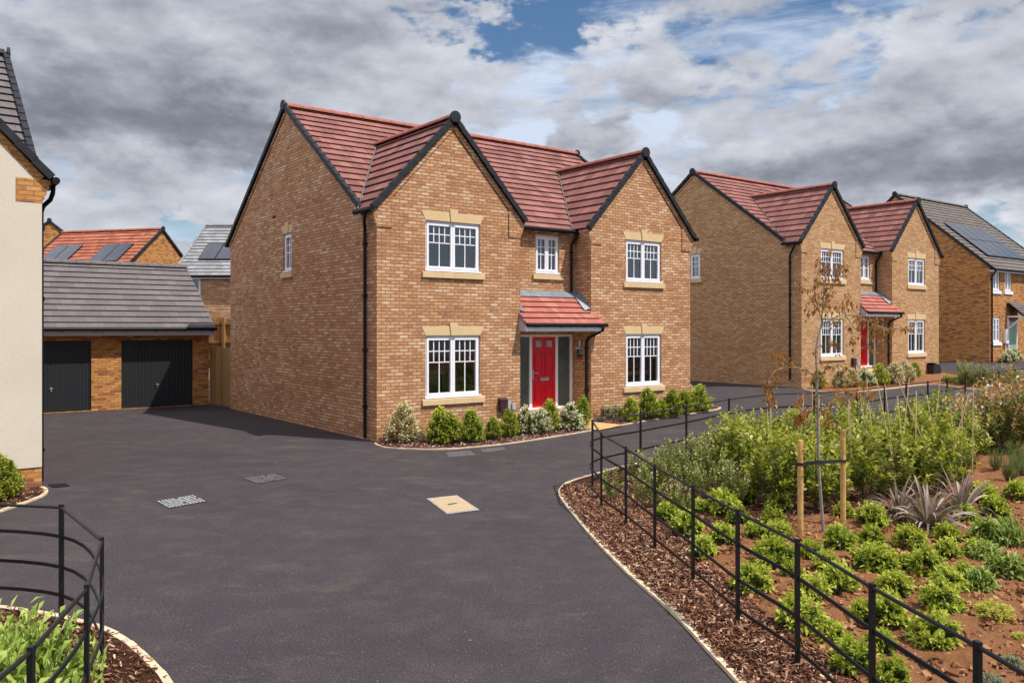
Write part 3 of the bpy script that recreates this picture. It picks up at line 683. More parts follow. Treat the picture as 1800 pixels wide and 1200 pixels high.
# ------------------------------------------------------------------ timber gate and fence by the garage
hb = world(C1, .12, 9.45)
def timber(p0, p1, z0, z1, label, name, back=False):
    p0, p1 = Vector(p0).to_2d(), Vector(p1).to_2d(); d = p1-p0; L = d.length
    root = empty(name, (p0.x, p0.y, z0), math.atan2(d.y, d.x), label=label, category='gate' if name == 'timber_gate' else 'fence')
    q = MB(); n = int(L/.125)
    for k in range(n): q.box(k*L/n, (k+1)*L/n-.004, 0 if k % 2 else -.004, .02, .03, z1-z0, M['fencewood'])
    q.build('boards', root)
    if back:
        for x in (.05, 1.0, L-.15):
            q = MB(); q.box(x, x+.10, -.11, -.005, -.2, z1-z0+.05, M['fencewood']); q.build('post', root)
        for z in (.35, 1.0, z1-z0-.22): q = MB(); q.box(0, L, -.07, -.006, z, z+.08, M['fencewood']); q.build('rail', root)
    return root
timber((CG[0]+.02, CG[1]+.03), (hb.x-.02, hb.y), 0, 1.86, 'plain timber board gate closing the gap between garage and main house', 'timber_gate')
timber((-12.0, 32.2), (-6.5, 31.2), .9, 2.82, 'new timber fence with posts and rails showing above the board gate', 'timber_fence', back=True)

# ------------------------------------------------------------------ ground sheets
def grid_sheet(name, xs, ys, off, m, **props):
    me = D.meshes.new(name); v = []; f = []
    for y in ys:
        for x in xs: v.append((x, y, terr(x, y)+off))
    nx = len(xs)
    for j in range(len(ys)-1):
        for i in range(nx-1): f.append((j*nx+i, j*nx+i+1, (j+1)*nx+i+1, (j+1)*nx+i))
    me.from_pydata(v, [], f); me.materials.append(m); o = D.objects.new(name, me); COL.objects.link(o)
    o['kind'] = 'structure'; return o
def fr_(a, b, s):
    n = int((b-a)/s); return [a+(b-a)*i/n for i in range(n+1)]
grid_sheet('ground', [-900, -300, -100, -60]+fr_(-40, 80, 4)+[100, 300, 900], [-300, -80, -30]+fr_(-20, 100, 4)+[140, 300, 900, 1500], -.02, M['grass'])
grid_sheet('road', fr_(-30, 70, 1.0), fr_(-12, 70, 1.0), 0.0, M['asphalt'])
def sheet(name, pts, off, m, cell=.5, bump=0.0, bs=2.2, **props):
    bm = bmesh.new(); vs = [bm.verts.new((p[0], p[1], 0)) for p in pts]; bm.faces.new(vs)
    bmesh.ops.triangulate(bm, faces=bm.faces[:])
    for ax in (0, 1):
        lo = min(p[ax] for p in pts); hi = max(p[ax] for p in pts); k = lo+cell
        while k < hi:
            co = [0, 0, 0]; co[ax] = k; no = [0, 0, 0]; no[ax] = 1
            bmesh.ops.bisect_plane(bm, geom=bm.verts[:]+bm.edges[:]+bm.faces[:], plane_co=co, plane_no=no); k += cell
    bmesh.ops.triangulate(bm, faces=bm.faces[:])
    edge = {v.index for v in bm.verts if v.is_boundary}
    for v in bm.verts:
        h = 0
        if bump and not v.is_boundary: h = bump*(noise.noise((v.co.x*bs, v.co.y*bs, 3))+.6*noise.noise((v.co.x*bs*2.7, v.co.y*bs*2.7, 9)))
        v.co.z = terr(v.co.x, v.co.y)+off+h
    bmesh.ops.recalc_face_normals(bm, faces=bm.faces[:])
    me = D.meshes.new(name); bm.to_mesh(me); bm.free()
    for p in me.polygons:
        p.use_smooth = bool(bump)
    if me.polygons and me.polygons[0].normal.z < 0: me.flip_normals()
    me.materials.append(m); o = D.objects.new(name, me); COL.objects.link(o); o['kind'] = 'structure'
    return o
def resample(pts, step):
    pts = [Vector(p).to_2d() for p in pts]; out = [pts[0]]; acc = 0
    P = []
    for i in range(len(pts)-1):                     # Catmull-Rom
        p0, p1, p2, p3 = pts[max(i-1, 0)], pts[i], pts[i+1], pts[min(i+2, len(pts)-1)]
        n = max(2, int((p2-p1).length/.04))
        for k in range(n):
            t = k/n; P.append(.5*((2*p1)+(p2-p0)*t+(2*p0-5*p1+4*p2-p3)*t*t+(3*p1-p0-3*p2+p3)*t**3))
    P.append(pts[-1]); last = P[0]; out = [last]
    for p in P[1:]:
        if (p-last).length >= step: out.append(p); last = p
    if (out[-1]-P[-1]).length > .02: out.append(P[-1])
    return out
def kerb(name, pts, w=.055, h=.03, m='concrete', piece=.95, smooth=True):
    P = resample(pts, .12) if smooth else [Vector(p).to_2d() for p in pts]; q = MB(); L = 0
    for a, b in zip(P, P[1:]):
        d = (b-a).normalized(); n = Vector((-d.y, d.x))*w/2
        za, zb = terr(*a), terr(*b); L += (b-a).length
        j = random.uniform(-.004, .004)
        c = [(a-n), (b-n), (b+n), (a+n)]; zz = [za, zb, zb, za]
        lo = [Vector((p.x, p.y, z-.1)) for p, z in zip(c, zz)]; hi = [Vector((p.x, p.y, z+h+j)) for p, z in zip(c, zz)]
        q.poly(hi, M[m]); q.poly([lo[0], lo[1], hi[1], hi[0]], M[m]); q.poly([lo[2], lo[3], hi[3], hi[2]], M[m])
    return q.build(name, kind='structure')

# right-hand planting bed
KN = [gp(*p) for p in ((1420, 1330), (1300, 1200), (1250, 1147), (1185, 1078), (1100, 1003), (1045, 947), (1008, 903), (987, 875), (986, 862), (1002, 848), (1040, 836))]
fpost_far = [(1126, 729), (1206.5, 716), (1281.5, 702.5), (1349.5, 694), (1431, 691), (1507, 687), (1555, 680), (1593, 676), (1631, 672), (1665, 667), (1697, 662), (1728, 658), (1756, 654), (1784, 650), (1812, 646.5)]
FAR = []
for px, py in fpost_far: FAR.append(gp(px, py, 1.0))
for p in FAR: p.z = 0
FAR.append(FAR[-1]+(FAR[-1]-FAR[-3])*.6); FAR.append(FAR[-1]+(FAR[-1]-FAR[-2]))
def offset(pts, d):
    out = []
    for i, p in enumerate(pts):
        t = (Vector(pts[min(i+1, len(pts)-1)])-Vector(pts[max(i-1, 0)])).to_2d().normalized(); out.append(Vector((p[0]-t.y*d, p[1]+t.x*d)))
    return out
far_edge = offset(FAR, .38)
kn2 = [k.to_2d() for k in KN]
edge_all = kn2+[gp(1100, 822).to_2d()+Vector((0, .1))]+far_edge[1:]
edge_s = resample(edge_all, .3)
bed_poly = edge_s+[Vector((40, 30)), Vector((40, -3)), Vector((kn2[0].x, -3))]
sheet('planting_bed', bed_poly, .018, M['mulch'], cell=1.0)
kerb('kerb', edge_all)
# soil inside the bed
near_posts = [(1.24, 12.93), (1.235, 11.6), (1.43, 10.53), (1.6, 9.4), (1.77, 8.2), (1.9, 7.06), (2.1, 6.17), (2.19, 5.1), (2.31, 4.16), (2.4, 3.2)]
soil_in = [(2.62, 2.5), (2.58, 4.2), (2.50, 5.1), (2.38, 6.2), (2.18, 7.2), (2.1, 8.3), (2.0, 9.3), (2.3, 10.2), (3.2, 10.6), (4.4, 11.2), (6, 12.5), (8, 15), (11, 18), (20, 22), (20, 2.5)]
sheet('soil', soil_in, .04, M['soil'], cell=.10, bump=.045, bs=3.1)
# bed in front of the first house
E1 = [(-2.93, 17.95), (-2.75, 17.55), (-2.4, 17.25), (-1.5, 17.12), (-.8, 17.45), (0, 18.05), (1.3, 19.4), (1.92, 20.1)]
E2 = [(2.72, 21.0), (3.05, 21.35), (4.3, 22.6), (5.5, 23.7), (5.95, 24.2), (6.1, 24.65), (5.9, 25.0), (5.3, 24.95)]
W_ = lambda s, t: tuple(world(C1, s, t).to_2d())
sheet('flower_bed', [W_(0.02, 0)]+[tuple(p) for p in resample(E1, .3)]+[W_(4.9, -.05), W_(4.4, .6), W_(3.95, .6), W_(3.95, .02)], .02, M['mulch'], cell=.4)
sheet('flower_bed', [W_(6.0, -.05)]+[tuple(p) for p in resample(E2, .3)]+[W_(10.2, .3), W_(10.2, 0.01), W_(6.31, .01), W_(6.31, .5), W_(6.1, .5)], .02, M['mulch'], cell=.4)
kerb('kerb', E1, w=.05, h=.025); kerb('kerb', E2, w=.05, h=.025)
sheet('path', [W_(4.9, -.06), (1.95, 20.08), (2.1, 20.0), (2.75, 20.85), (2.70, 21.0), W_(6.0, -.06)], .03, M['sanddirt'], cell=.5)
# bed in front of the second and third houses
E3 = [gp(*p).to_2d() for p in ((1412, 684), (1440, 689), (1490, 690), (1560, 684), (1620, 677), (1660, 678), (1720, 686), (1800, 692), (1900, 697))]
W2 = lambda s, t: tuple(world(C2, s, t).to_2d())
W3 = lambda s, t: tuple(world(C3, s, t).to_2d())
sheet('flower_bed', [tuple(p) for p in resample(E3, .4)]+[tuple(gp(1900, 664).to_2d()), tuple(gp(1700, 664).to_2d()), tuple(gp(1652, 654).to_2d()), W2(9.9, -.02), W2(0.1, -.02)], .02, M['soil'], cell=.6)
kerb('kerb', E3, w=.07, h=.03)
sheet('flower_bed', [W3(.5, -.02), W3(.5, -.9), W3(2.0, -1.0), W3(2.0, -.02)], .03, M['soil'], cell=.5)
# bed of the cream house
E4 = [gp(*p).to_2d() for p in ((73, 857), (81, 863), (76, 871), (58, 879), (30, 889), (0, 899), (-60, 915))]
CC = (-7.43, 13.25)
sheet('flower_bed', [tuple(p) for p in resample(E4, .2)]+[(-10.5, 10.6), (-9.6, 11.6)], .02, M['mulch'], cell=.4)
kerb('kerb', E4, w=.06, h=.025)
# bed bottom left
E5 = [gp(*p).to_2d() for p in ((-260, 1075), (-100, 1062), (0, 1070), (60, 1079), (110, 1088), (165, 1103), (212, 1124), (250, 1155), (275, 1180), (292, 1200), (330, 1280), (345, 1400))]
sheet('planting_bed', [tuple(p) for p in resample(E5, .15)]+[(-1.3, 2.0), (-8, 2.0)], .02, M['mulch'], cell=.4)
kerb('kerb', E5, w=.06, h=.03)

# ------------------------------------------------------------------ chips and clods
def inside(p, poly):
    c = False; j = len(poly)-1
    for i in range(len(poly)):
        a, b = poly[i], poly[j]
        if (a[1] > p[1]) != (b[1] > p[1]) and p[0] < (b[0]-a[0])*(p[1]-a[1])/(b[1]-a[1])+a[0]: c = not c
        j = i
    return c
def chips(name, poly, n, size, m, holes=(), z0=.025, box=None, zr=.03, flat=.5, wr=(.14, .45)):
    v = []; f = []; uv = []
    xs = [p[0] for p in poly]; ys = [p[1] for p in poly]
    bx = box or (min(xs), max(xs), min(ys), max(ys)); k = 0; tries = 0
    while k < n and tries < n*12:
        tries += 1
        x = random.uniform(bx[0], bx[1]); y = bx[2]+(bx[3]-bx[2])*random.random()
        if not inside((x, y), poly) or any(inside((x, y), h) for h in holes): continue
        k += 1
        L = random.uniform(size*.4, size*1.4); w = L*random.uniform(*wr); t = w*(.4 if wr[1] < .5 else .75)
        d = Vector((random.gauss(0, 1), random.gauss(0, 1), random.gauss(0, flat))).normalized(); s = d.cross(Vector((random.gauss(0, .4), random.gauss(0, .4), 1))).normalized(); u = s.cross(d)
        c = Vector((x, y, terr(x, y)+z0+random.uniform(0, zr)))
        i0 = len(v); r = random.random()
        a, b, e = d*L/2, s*w/2, u*t/2
        v += [c-a-b+e, c+a-b*.6+e, c+a+b*.7+e, c-a+b+e, c-a-b-e, c+a-b-e, c+a+b-e, c-a+b-e]
        for q in ((0, 1, 2, 3), (0, 4, 5, 1), (1, 5, 6, 2), (2, 6, 7, 3), (3, 7, 4, 0)):
            f.append(tuple(i0+i for i in q)); uv += [(r, .5)]*4
    me = D.meshes.new(name); me.from_pydata(v, [], f); ul = me.uv_layers.new(name='UVMap'); ul.data.foreach_set('uv', [c for q in uv for c in q]); me.materials.append(m)
    o = D.objects.new(name, me); COL.objects.link(o); o['kind'] = 'stuff'; return o
bp = [tuple(p) for p in bed_poly]; si = soil_in
chips('bark_chips', bp, 26000, .040, M['chips'], holes=[si], box=(.3, 3.0, 3.0, 13.2)); chips('bark_chips', bp, 7000, .05, M['chips'], holes=[si], box=(1.5, 11, 9.5, 19))
chips('bark_chips', [tuple(p) for p in resample(E5, .2)]+[(-1.3, 2.0), (-8, 2.0)], 7000, .038, M['chips'], box=(-5, -1, 3.0, 8))
chips('soil_clods', si, 9000, .045, M['clods'], box=(2.0, 8, 3.5, 12), flat=.9, wr=(.45, .95), zr=.02, z0=.03); chips('soil_clods', si, 5000, .035, M['chips'], box=(1.9, 7, 4.5, 13), flat=.3)
fb1 = [W_(0.02, 0)]+E1+[W_(4.9, -.05), W_(3.95, .02)]; fb2 = [W_(6.0, -.05)]+E2+[W_(10.2, .3), W_(6.31, .01)]
chips('bark_chips', fb1, 3500, .045, M['gravelchips']); chips('bark_chips', fb2, 2000, .045, M['gravelchips'])
chips('bark_chips', [tuple(p) for p in E4]+[(-10.5, 10.6), (-9.6, 11.6)], 1200, .045, M['chips'])
# stray grit on the asphalt
chips('loose_grit', [(-4, 4), (1.0, 6.5), (.8, 12), (-2, 16.5), (-8, 20), (-7, 12)], 240, .014, M['gravelchips'], z0=.002, zr=.004, flat=.1)

# ------------------------------------------------------------------ covers in the road
def cover(pix, label, kind):
    P = [gp(*p, .004) for p in pix]; c = sum(P, Vector())/4; ax = (P[1]-P[0]); ay = (P[3]-P[0])
    root = empty('manhole_cover', c, 0, label=label, category='manhole cover'); q = MB()
    fs = lambda a, b, z: P[0]-c+ax*a+ay*b+Vector((0, 0, z))
    if kind == 'stone':
        q.poly([fs(0, 0, .003), fs(1, 0, .003), fs(1, 1, .003), fs(0, 1, .003)], M['galv']); q.build('frame', root)
        q = MB(); q.poly([fs(.03, .03, .006), fs(.97, .03, .006), fs(.97, .97, .006), fs(.03, .97, .006)], M['cover']); q.build('tray', root)
        q = MB(); q.poly([fs(.47, .36, .009), fs(.52, .36, .009), fs(.52, .64, .009), fs(.47, .64, .009)], M['gap']); q.build('lifting_slot', root)
    else:
        q.poly([fs(0, 0, .003), fs(1, 0, .003), fs(1, 1, .003), fs(0, 1, .003)], M['asphalt']); q.build('frame', root)
        q = MB(); n = 11; r_ = 6
        for i in range(n):
            for j in range(r_):
                a0 = (i+.12)/n; b0 = (j+.2)/r_
                if random.random() < .06: continue
                w = .66/n*random.uniform(.8, 1.1); h = .55/r_*random.uniform(.8, 1.1)
                o = fs(a0, b0, .004); q.obox(o, ax*h if False else ax*w, ay*h, (0, 0, .006), M['galv'] if kind == 'bright' else M['lug'])
        q.build('raised_lug', root)
    return root
cover(((275, 881), (340, 870), (358, 881), (297, 893)), 'bright steel studded manhole cover in the drive, nearer of the two studded covers', 'bright')
cover(((430, 841), (482, 833), (501, 840), (452, 850)), 'dull grey studded manhole cover in the drive, further of the two studded covers', 'dull')
cover(((786, 903), (750, 876), (806, 870), (843, 896)), 'square sandy coloured manhole cover with a slot in the middle of the drive', 'stone')
def patch(name, pix, m, off, label=None):
    q = MB(); q.poly([gp(*p, off) for p in pix], M[m]); return q.build(name, kind='structure')
patch('road_patch', ((783, 795), (826, 791), (836, 799), (790, 803)), 'lightgrey', .004); patch('road_patch', ((842, 789), (885, 785), (889, 790), (850, 795)), 'lightgrey', .004)
P = [gp(*p, .01) for p in ((712, 779), (741, 775), (760, 777), (738, 781))]
# channel drain by the cream house
q = MB(); P = [gp(*p, .004) for p in ((84, 851), (117, 849), (124, 854), (92, 857))]
q.poly(P, M['black'])
for k in range(7):
    a = P[0].lerp(P[1], (k+.2)/7); b = P[3].lerp(P[2], (k+.2)/7); q.obox(a, (P[1]-P[0])*.07, b-a, (0, 0, .012), M['solarf'])
q.build('drain_grate', label='small black drain grate set in the drive by the cream house downpipe', category='drain')

# ------------------------------------------------------------------ estate railings
def railing(posts, hs, label, fr=(.71, .40, .14, .015), skip=0):
    root = empty('estate_railing', (posts[0][0], posts[0][1], terr(*posts[0][:2])), 0, label=label, category='railing'); o = Vector(root.location)
    base = [Vector((p[0], p[1], terr(p[0], p[1])))-o for p in posts]; m = M['railing']
    for i, (b, h) in enumerate(zip(base, hs)):
        t = (base[min(i+1, len(base)-1)]-base[max(i-1, 0)]).to_2d().normalized(); q = MB(); a = Vector((t.x, t.y, 0)); n = Vector((-t.y, t.x, 0))
        q.obox(b-a*.020-n*.013+Vector((0, 0, -.15)), a*.040, n*.026, (0, 0, h+.165), m); q.build('post', root)
    q = MB()
    for i in range(len(base)-1):
        q.tube([base[i]+Vector((0, 0, hs[i]-.012)), base[i+1]+Vector((0, 0, hs[i+1]-.012))], .0125, m, 8)
    q.build('top_rail', root)
    sm = []
    pts = [Vector((b.x, b.y, h)) for b, h in zip(base, hs)]; zs = [b.z for b in base]
    for f in fr:
        P = []
        for i in range(len(pts)-1):
            p0, p1, p2, p3 = pts[max(i-1, 0)], pts[i], pts[i+1], pts[min(i+2, len(pts)-1)]
            for k in range(6):
                t = k/6; c = .5*((2*p1)+(p2-p0)*t+(2*p0-5*p1+4*p2-p3)*t*t+(3*p1-p0-3*p2+p3)*t**3); P.append(Vector((c.x, c.y, c.z*f+zs[i]*(1-t)+zs[i+1]*t)))
        P.append(Vector((pts[-1].x, pts[-1].y, pts[-1].z*f+zs[-1])))
        q = MB()
        for a, b in zip(P, P[1:]):
            d = b-a; n = Vector((-d.y, d.x, 0)).normalized()
            q.obox(a-n*.005-Vector((0, 0, .0145)), d*1.01, n*.010, (0, 0, .029), m)
        q.build('flat_rail', root)
    return root
rp = list(reversed(near_posts))+[tuple(p[:2]) for p in FAR]
rh = [.93, .93, .93, .93, .955, .945, .95, .99, 1.03, 1.06]+[1.0]*len(FAR)
rh = list(reversed([1.06, 1.03, .99, .95, .945, .955, .93, .93, .93, .93]))+[1.02]*len(FAR)
railing(rp, rh, 'long black estate railing that turns a corner round the large planting bed on the right')
lp = [(-7.2, 6.7), (-6.3, 7.15), (-5.2, 7.35), (-3.81, 7.09), (-2.93, 5.99), (-2.48, 4.89), (-2.26, 3.94), (-2.15, 3.0), (-2.1, 2.0)]
railing(lp, [.99]*len(lp), 'short black estate railing curving round the leafy bed at bottom left', fr=(.74, .48, .24, .02))

# ------------------------------------------------------------------ foliage
def leaf(v, f, uv, base, d, L, w, r, fold=.35, droop=0.0):
    d = d.normalized(); s = d.cross(Vector((random.gauss(0, .35), random.gauss(0, .35), 1)))
    s = s.normalized() if s.length > .05 else d.orthogonal().normalized(); u = s.cross(d); i = len(v)
    mid = base+d*L*.5
    v += [base, mid+s*w/2+u*w*fold*.5, base+d*L-Vector((0, 0, droop*L)), mid-s*w/2+u*w*fold*.5, mid-u*0]
    f += [(i, i+4, i+1), (i+4, i+2, i+1), (i, i+3, i+4), (i+4, i+3, i+2)]
    uv += [(r, .5)]*12
def mk(name, v, f, uv, mats, mi=None):
    me = D.meshes.new(name); me.from_pydata([tuple(p) for p in v], [], f)
    ul = me.uv_layers.new(name='UVMap'); ul.data.foreach_set('uv', [c for q in uv for c in q])
    for m in mats: me.materials.append(m)
    if mi: me.polygons.foreach_set('material_index', mi)
    me.update(); return me
def stems(v, f, uv, mi, pts, r0, r1, idx, n=5):
    mb = MB(); mb.tube(pts, [r0+(r1-r0)*i/(len(pts)-1) for i in range(len(pts))], M['stem'], n)
    i0 = len(v); v += mb.v
    for q, u in zip(mb.f, mb.uv): f.append(tuple(i0+k for k in q)); uv.extend(u); mi.append(idx)
def bush_mesh(name, m, n, rx, hgt, L, w, shape='dome', newtop=.5, up=.5, shoots=26, zlow=.05, droop=.1):
    """bush of radius rx and height hgt made of leafy shoots"""
    v = []; f = []; uv = []; mi = []
    per = max(4, n//shoots)
    for s in range(shoots):
        a = random.uniform(0, 2*math.pi)
        if shape == 'dome': el = math.asin(random.uniform(.02, 1)); rr = random.uniform(.72, 1.05); tip = Vector((math.cos(a)*math.cos(el)*rx*rr, math.sin(a)*math.cos(el)*rx*rr, hgt*(.12+.86*math.sin(el)*rr)))
        elif shape == 'ovoid':
            zz = random.uniform(.12, 1); rad = rx*math.sin(math.pi*min(.999, (.22+.78*zz*.98)))**.7*random.uniform(.8, 1.08) if zz > .3 else rx*random.uniform(.7, .95); rad = rx*(1-max(0, (zz-.45))/.55)**.55*random.uniform(.75, 1.1); tip = Vector((math.cos(a)*rad, math.sin(a)*rad, hgt*(zz+random.uniform(-.04, .10)))); tip.x *= random.uniform(.82, 1.22); tip.y *= random.uniform(.82, 1.22)
        else:                                   # tall loose
            rad = rx*math.sqrt(random.random()); zz = random.uniform(.35, 1.05); tip = Vector((math.cos(a)*rad, math.sin(a)*rad, hgt*zz))
        root = Vector((tip.x*.15, tip.y*.15, 0)) if shape != 'ovoid' else Vector((tip.x*.25, tip.y*.25, max(0, tip.z-rx*.9)))
        mid = root.lerp(tip, .5)+Vector((tip.x*.12, tip.y*.12, 0))
        stems(v, f, uv, mi, [root, mid, tip], .006, .002, 1, 3)
        out = (tip-root).normalized()
        for k in range(per):
            t = 1-.62*(k/per)**.8 if shape != 'loose' else 1-.62*(k/per)
            p = root.lerp(mid, t*2) if t < .5 else mid.lerp(tip, t*2-1)
            ang = k*2.4+random.uniform(-.5, .5); side = out.orthogonal().normalized(); side = Matrix.Rotation(ang, 3, out) @ side
            d = (side*random.uniform(.6, 1.1)+out*random.uniform(.25, .9)+Vector((0, 0, up*random.uniform(0, 1))))
            # young growth sits at the shoot tips: hue of the leaf itself
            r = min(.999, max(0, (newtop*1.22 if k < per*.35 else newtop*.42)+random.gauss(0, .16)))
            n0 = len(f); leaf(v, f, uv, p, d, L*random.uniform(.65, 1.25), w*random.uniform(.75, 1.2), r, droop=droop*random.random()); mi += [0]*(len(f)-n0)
    return mk(name, v, f, uv, [m, M['stem']], mi)
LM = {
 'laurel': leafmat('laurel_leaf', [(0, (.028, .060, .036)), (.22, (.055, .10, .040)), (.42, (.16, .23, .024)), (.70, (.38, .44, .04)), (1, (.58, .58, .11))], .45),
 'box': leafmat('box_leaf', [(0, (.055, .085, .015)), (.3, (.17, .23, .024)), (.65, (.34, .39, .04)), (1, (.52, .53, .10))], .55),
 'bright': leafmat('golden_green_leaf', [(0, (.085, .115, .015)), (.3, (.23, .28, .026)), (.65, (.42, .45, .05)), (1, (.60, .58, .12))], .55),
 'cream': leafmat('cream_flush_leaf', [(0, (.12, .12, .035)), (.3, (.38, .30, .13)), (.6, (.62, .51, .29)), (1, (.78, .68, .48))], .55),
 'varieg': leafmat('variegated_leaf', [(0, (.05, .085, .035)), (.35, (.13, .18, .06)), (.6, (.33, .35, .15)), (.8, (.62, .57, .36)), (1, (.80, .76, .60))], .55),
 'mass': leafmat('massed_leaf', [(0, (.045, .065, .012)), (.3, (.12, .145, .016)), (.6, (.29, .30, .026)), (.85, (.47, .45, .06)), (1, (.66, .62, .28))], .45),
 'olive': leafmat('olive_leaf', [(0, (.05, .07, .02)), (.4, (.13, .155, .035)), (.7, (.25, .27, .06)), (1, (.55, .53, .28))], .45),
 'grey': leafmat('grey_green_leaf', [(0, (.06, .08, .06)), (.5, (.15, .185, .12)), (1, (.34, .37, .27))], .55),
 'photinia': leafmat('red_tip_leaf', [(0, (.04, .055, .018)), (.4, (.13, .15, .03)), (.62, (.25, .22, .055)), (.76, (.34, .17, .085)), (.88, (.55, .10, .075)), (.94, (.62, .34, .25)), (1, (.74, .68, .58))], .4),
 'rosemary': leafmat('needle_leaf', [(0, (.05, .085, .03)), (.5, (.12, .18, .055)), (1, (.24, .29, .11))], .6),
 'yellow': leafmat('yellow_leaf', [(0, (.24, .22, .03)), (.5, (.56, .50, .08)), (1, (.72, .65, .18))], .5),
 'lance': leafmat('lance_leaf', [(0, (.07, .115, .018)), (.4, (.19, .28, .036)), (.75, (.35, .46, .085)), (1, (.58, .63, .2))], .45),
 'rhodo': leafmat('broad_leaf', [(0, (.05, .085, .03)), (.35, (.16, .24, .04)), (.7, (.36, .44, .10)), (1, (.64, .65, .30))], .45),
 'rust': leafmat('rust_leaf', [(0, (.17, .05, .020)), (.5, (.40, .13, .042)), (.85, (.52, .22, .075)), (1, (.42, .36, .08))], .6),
 'phormium': leafmat('purple_flax_leaf', [(0, (.09, .055, .048)), (.5, (.22, .155, .13)), (1, (.44, .35, .29))], .4, .12),
}
def variants(name, k, *a, **kw): return [bush_mesh(name, *a, **kw) for _ in range(k)]
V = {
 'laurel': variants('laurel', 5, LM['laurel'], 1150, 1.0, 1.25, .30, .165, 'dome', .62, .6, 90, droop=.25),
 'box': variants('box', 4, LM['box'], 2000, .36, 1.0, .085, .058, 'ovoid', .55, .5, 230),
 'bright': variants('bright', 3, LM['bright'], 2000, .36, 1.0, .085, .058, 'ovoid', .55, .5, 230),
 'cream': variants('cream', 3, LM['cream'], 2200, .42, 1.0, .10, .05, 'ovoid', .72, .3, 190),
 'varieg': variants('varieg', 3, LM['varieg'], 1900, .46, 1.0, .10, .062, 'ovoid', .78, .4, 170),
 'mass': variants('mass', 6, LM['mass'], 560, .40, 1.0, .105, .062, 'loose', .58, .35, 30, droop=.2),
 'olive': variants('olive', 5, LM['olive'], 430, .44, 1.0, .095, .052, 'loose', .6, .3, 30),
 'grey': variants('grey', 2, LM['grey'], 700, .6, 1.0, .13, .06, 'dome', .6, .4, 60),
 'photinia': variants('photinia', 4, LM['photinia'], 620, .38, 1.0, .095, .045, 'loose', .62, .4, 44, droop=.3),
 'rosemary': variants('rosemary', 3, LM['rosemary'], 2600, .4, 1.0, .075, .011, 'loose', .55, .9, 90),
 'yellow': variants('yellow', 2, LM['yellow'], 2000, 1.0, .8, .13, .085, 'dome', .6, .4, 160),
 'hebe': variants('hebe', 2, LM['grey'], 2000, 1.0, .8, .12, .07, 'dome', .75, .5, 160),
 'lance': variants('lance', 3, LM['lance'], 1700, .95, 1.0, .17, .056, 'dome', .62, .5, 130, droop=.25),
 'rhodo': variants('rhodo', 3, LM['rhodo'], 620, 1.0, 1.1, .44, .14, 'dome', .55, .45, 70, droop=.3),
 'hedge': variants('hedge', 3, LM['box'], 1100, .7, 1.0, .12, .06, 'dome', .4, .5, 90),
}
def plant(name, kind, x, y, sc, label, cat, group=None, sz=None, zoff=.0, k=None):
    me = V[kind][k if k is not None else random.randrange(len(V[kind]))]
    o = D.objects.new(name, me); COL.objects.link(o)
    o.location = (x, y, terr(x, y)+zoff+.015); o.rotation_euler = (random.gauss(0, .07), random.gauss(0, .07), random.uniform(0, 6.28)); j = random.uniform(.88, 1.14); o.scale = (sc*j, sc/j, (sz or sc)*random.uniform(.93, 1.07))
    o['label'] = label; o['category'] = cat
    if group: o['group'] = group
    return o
def hplant(name, kind, px, py, hpx, label, cat='shrub', group=None, wide=1.0, off=.02):   # base pixel, height in px
    p = gp(px, py, off); h = hpx/F*p.y
    o = plant(name, kind, p.x, p.y, h*wide, label, cat, group, sz=h); return o

# shrubs in front of the first house, left to right
G1 = 'shrubs in front of the main house'
for a in (
 ('shrub', 'cream', 705, 778, 66, 'cream flushed bushy shrub at the left end of the main house bed', 1.0),
 ('low_plant', 'grey', 733, 774, 27, 'small grey-green tuft right of the cream flushed shrub', 1.2),
 ('shrub', 'bright', 771, 779, 61, 'tall golden-green upright shrub, left one of the joined pair under the ground floor window', 1.0),
 ('shrub', 'bright', 796, 780, 52, 'golden-green shrub, right one of the joined pair under the ground floor window', 1.1),
 ('shrub', 'box', 832, 778, 57, 'green upright shrub standing alone under the right end of the window sill', .98),
 ('shrub', 'box', 868, 774, 39, 'small squat green shrub left of the maroon meter box', 1.1),
 ('shrub', 'bright', 893, 768, 50, 'green upright shrub directly below the maroon meter box', .95),
 ('shrub', 'varieg', 921, 763, 50, 'white variegated shrub in front of the left door side light', .95),
 ('shrub', 'varieg', 948, 762, 45, 'green and cream variegated shrub in front of the red door left half', 1.05),
 ('shrub', 'bright', 970, 757, 53, 'pointed golden-green shrub in front of the red door right half', .9),
 ('shrub', 'varieg', 1001, 755, 45, 'variegated shrub in front of the right door side light', 1.1),
 ('shrub', 'box', 1018, 751, 49, 'upright green shrub beside the sandy path on its left', .95),
 ('low_plant', 'grey', 1056, 735, 27, 'low grey-green plant just right of the sandy path', 1.7),
 ('low_plant', 'grey', 1080, 733, 26, 'low grey-green plant second to the right of the sandy path', 1.6),
 ('shrub', 'bright', 1107, 741, 44, 'golden-green shrub at the left end of the row under the right bay window', 1.0),
 ('shrub', 'box', 1140, 737, 50, 'tall green shrub under the left half of the right bay window', 1.0),
 ('shrub', 'box', 1160, 734, 32, 'short green shrub between two taller ones under the right bay window', 1.1),
 ('shrub', 'box', 1180, 732, 45, 'dark green shrub just right of the right bay window', 1.05),
 ('shrub', 'box', 1201, 727, 38, 'rounded green shrub second from the right end of the main house bed', 1.2),
 ('shrub', 'bright', 1229, 723, 45, 'broad golden-green shrub at the right end of the main house bed', 1.25),
 ('shrub', 'cream', 1212, 716, 40, 'cream flushed shrub peeping behind the right end of the main house row', 1.0)):
    hplant(a[0], a[1], a[2], a[3], a[4], a[5], 'shrub' if a[0] == 'shrub' else 'plant', G1, a[6])
G2 = 'shrubs in front of the second house'
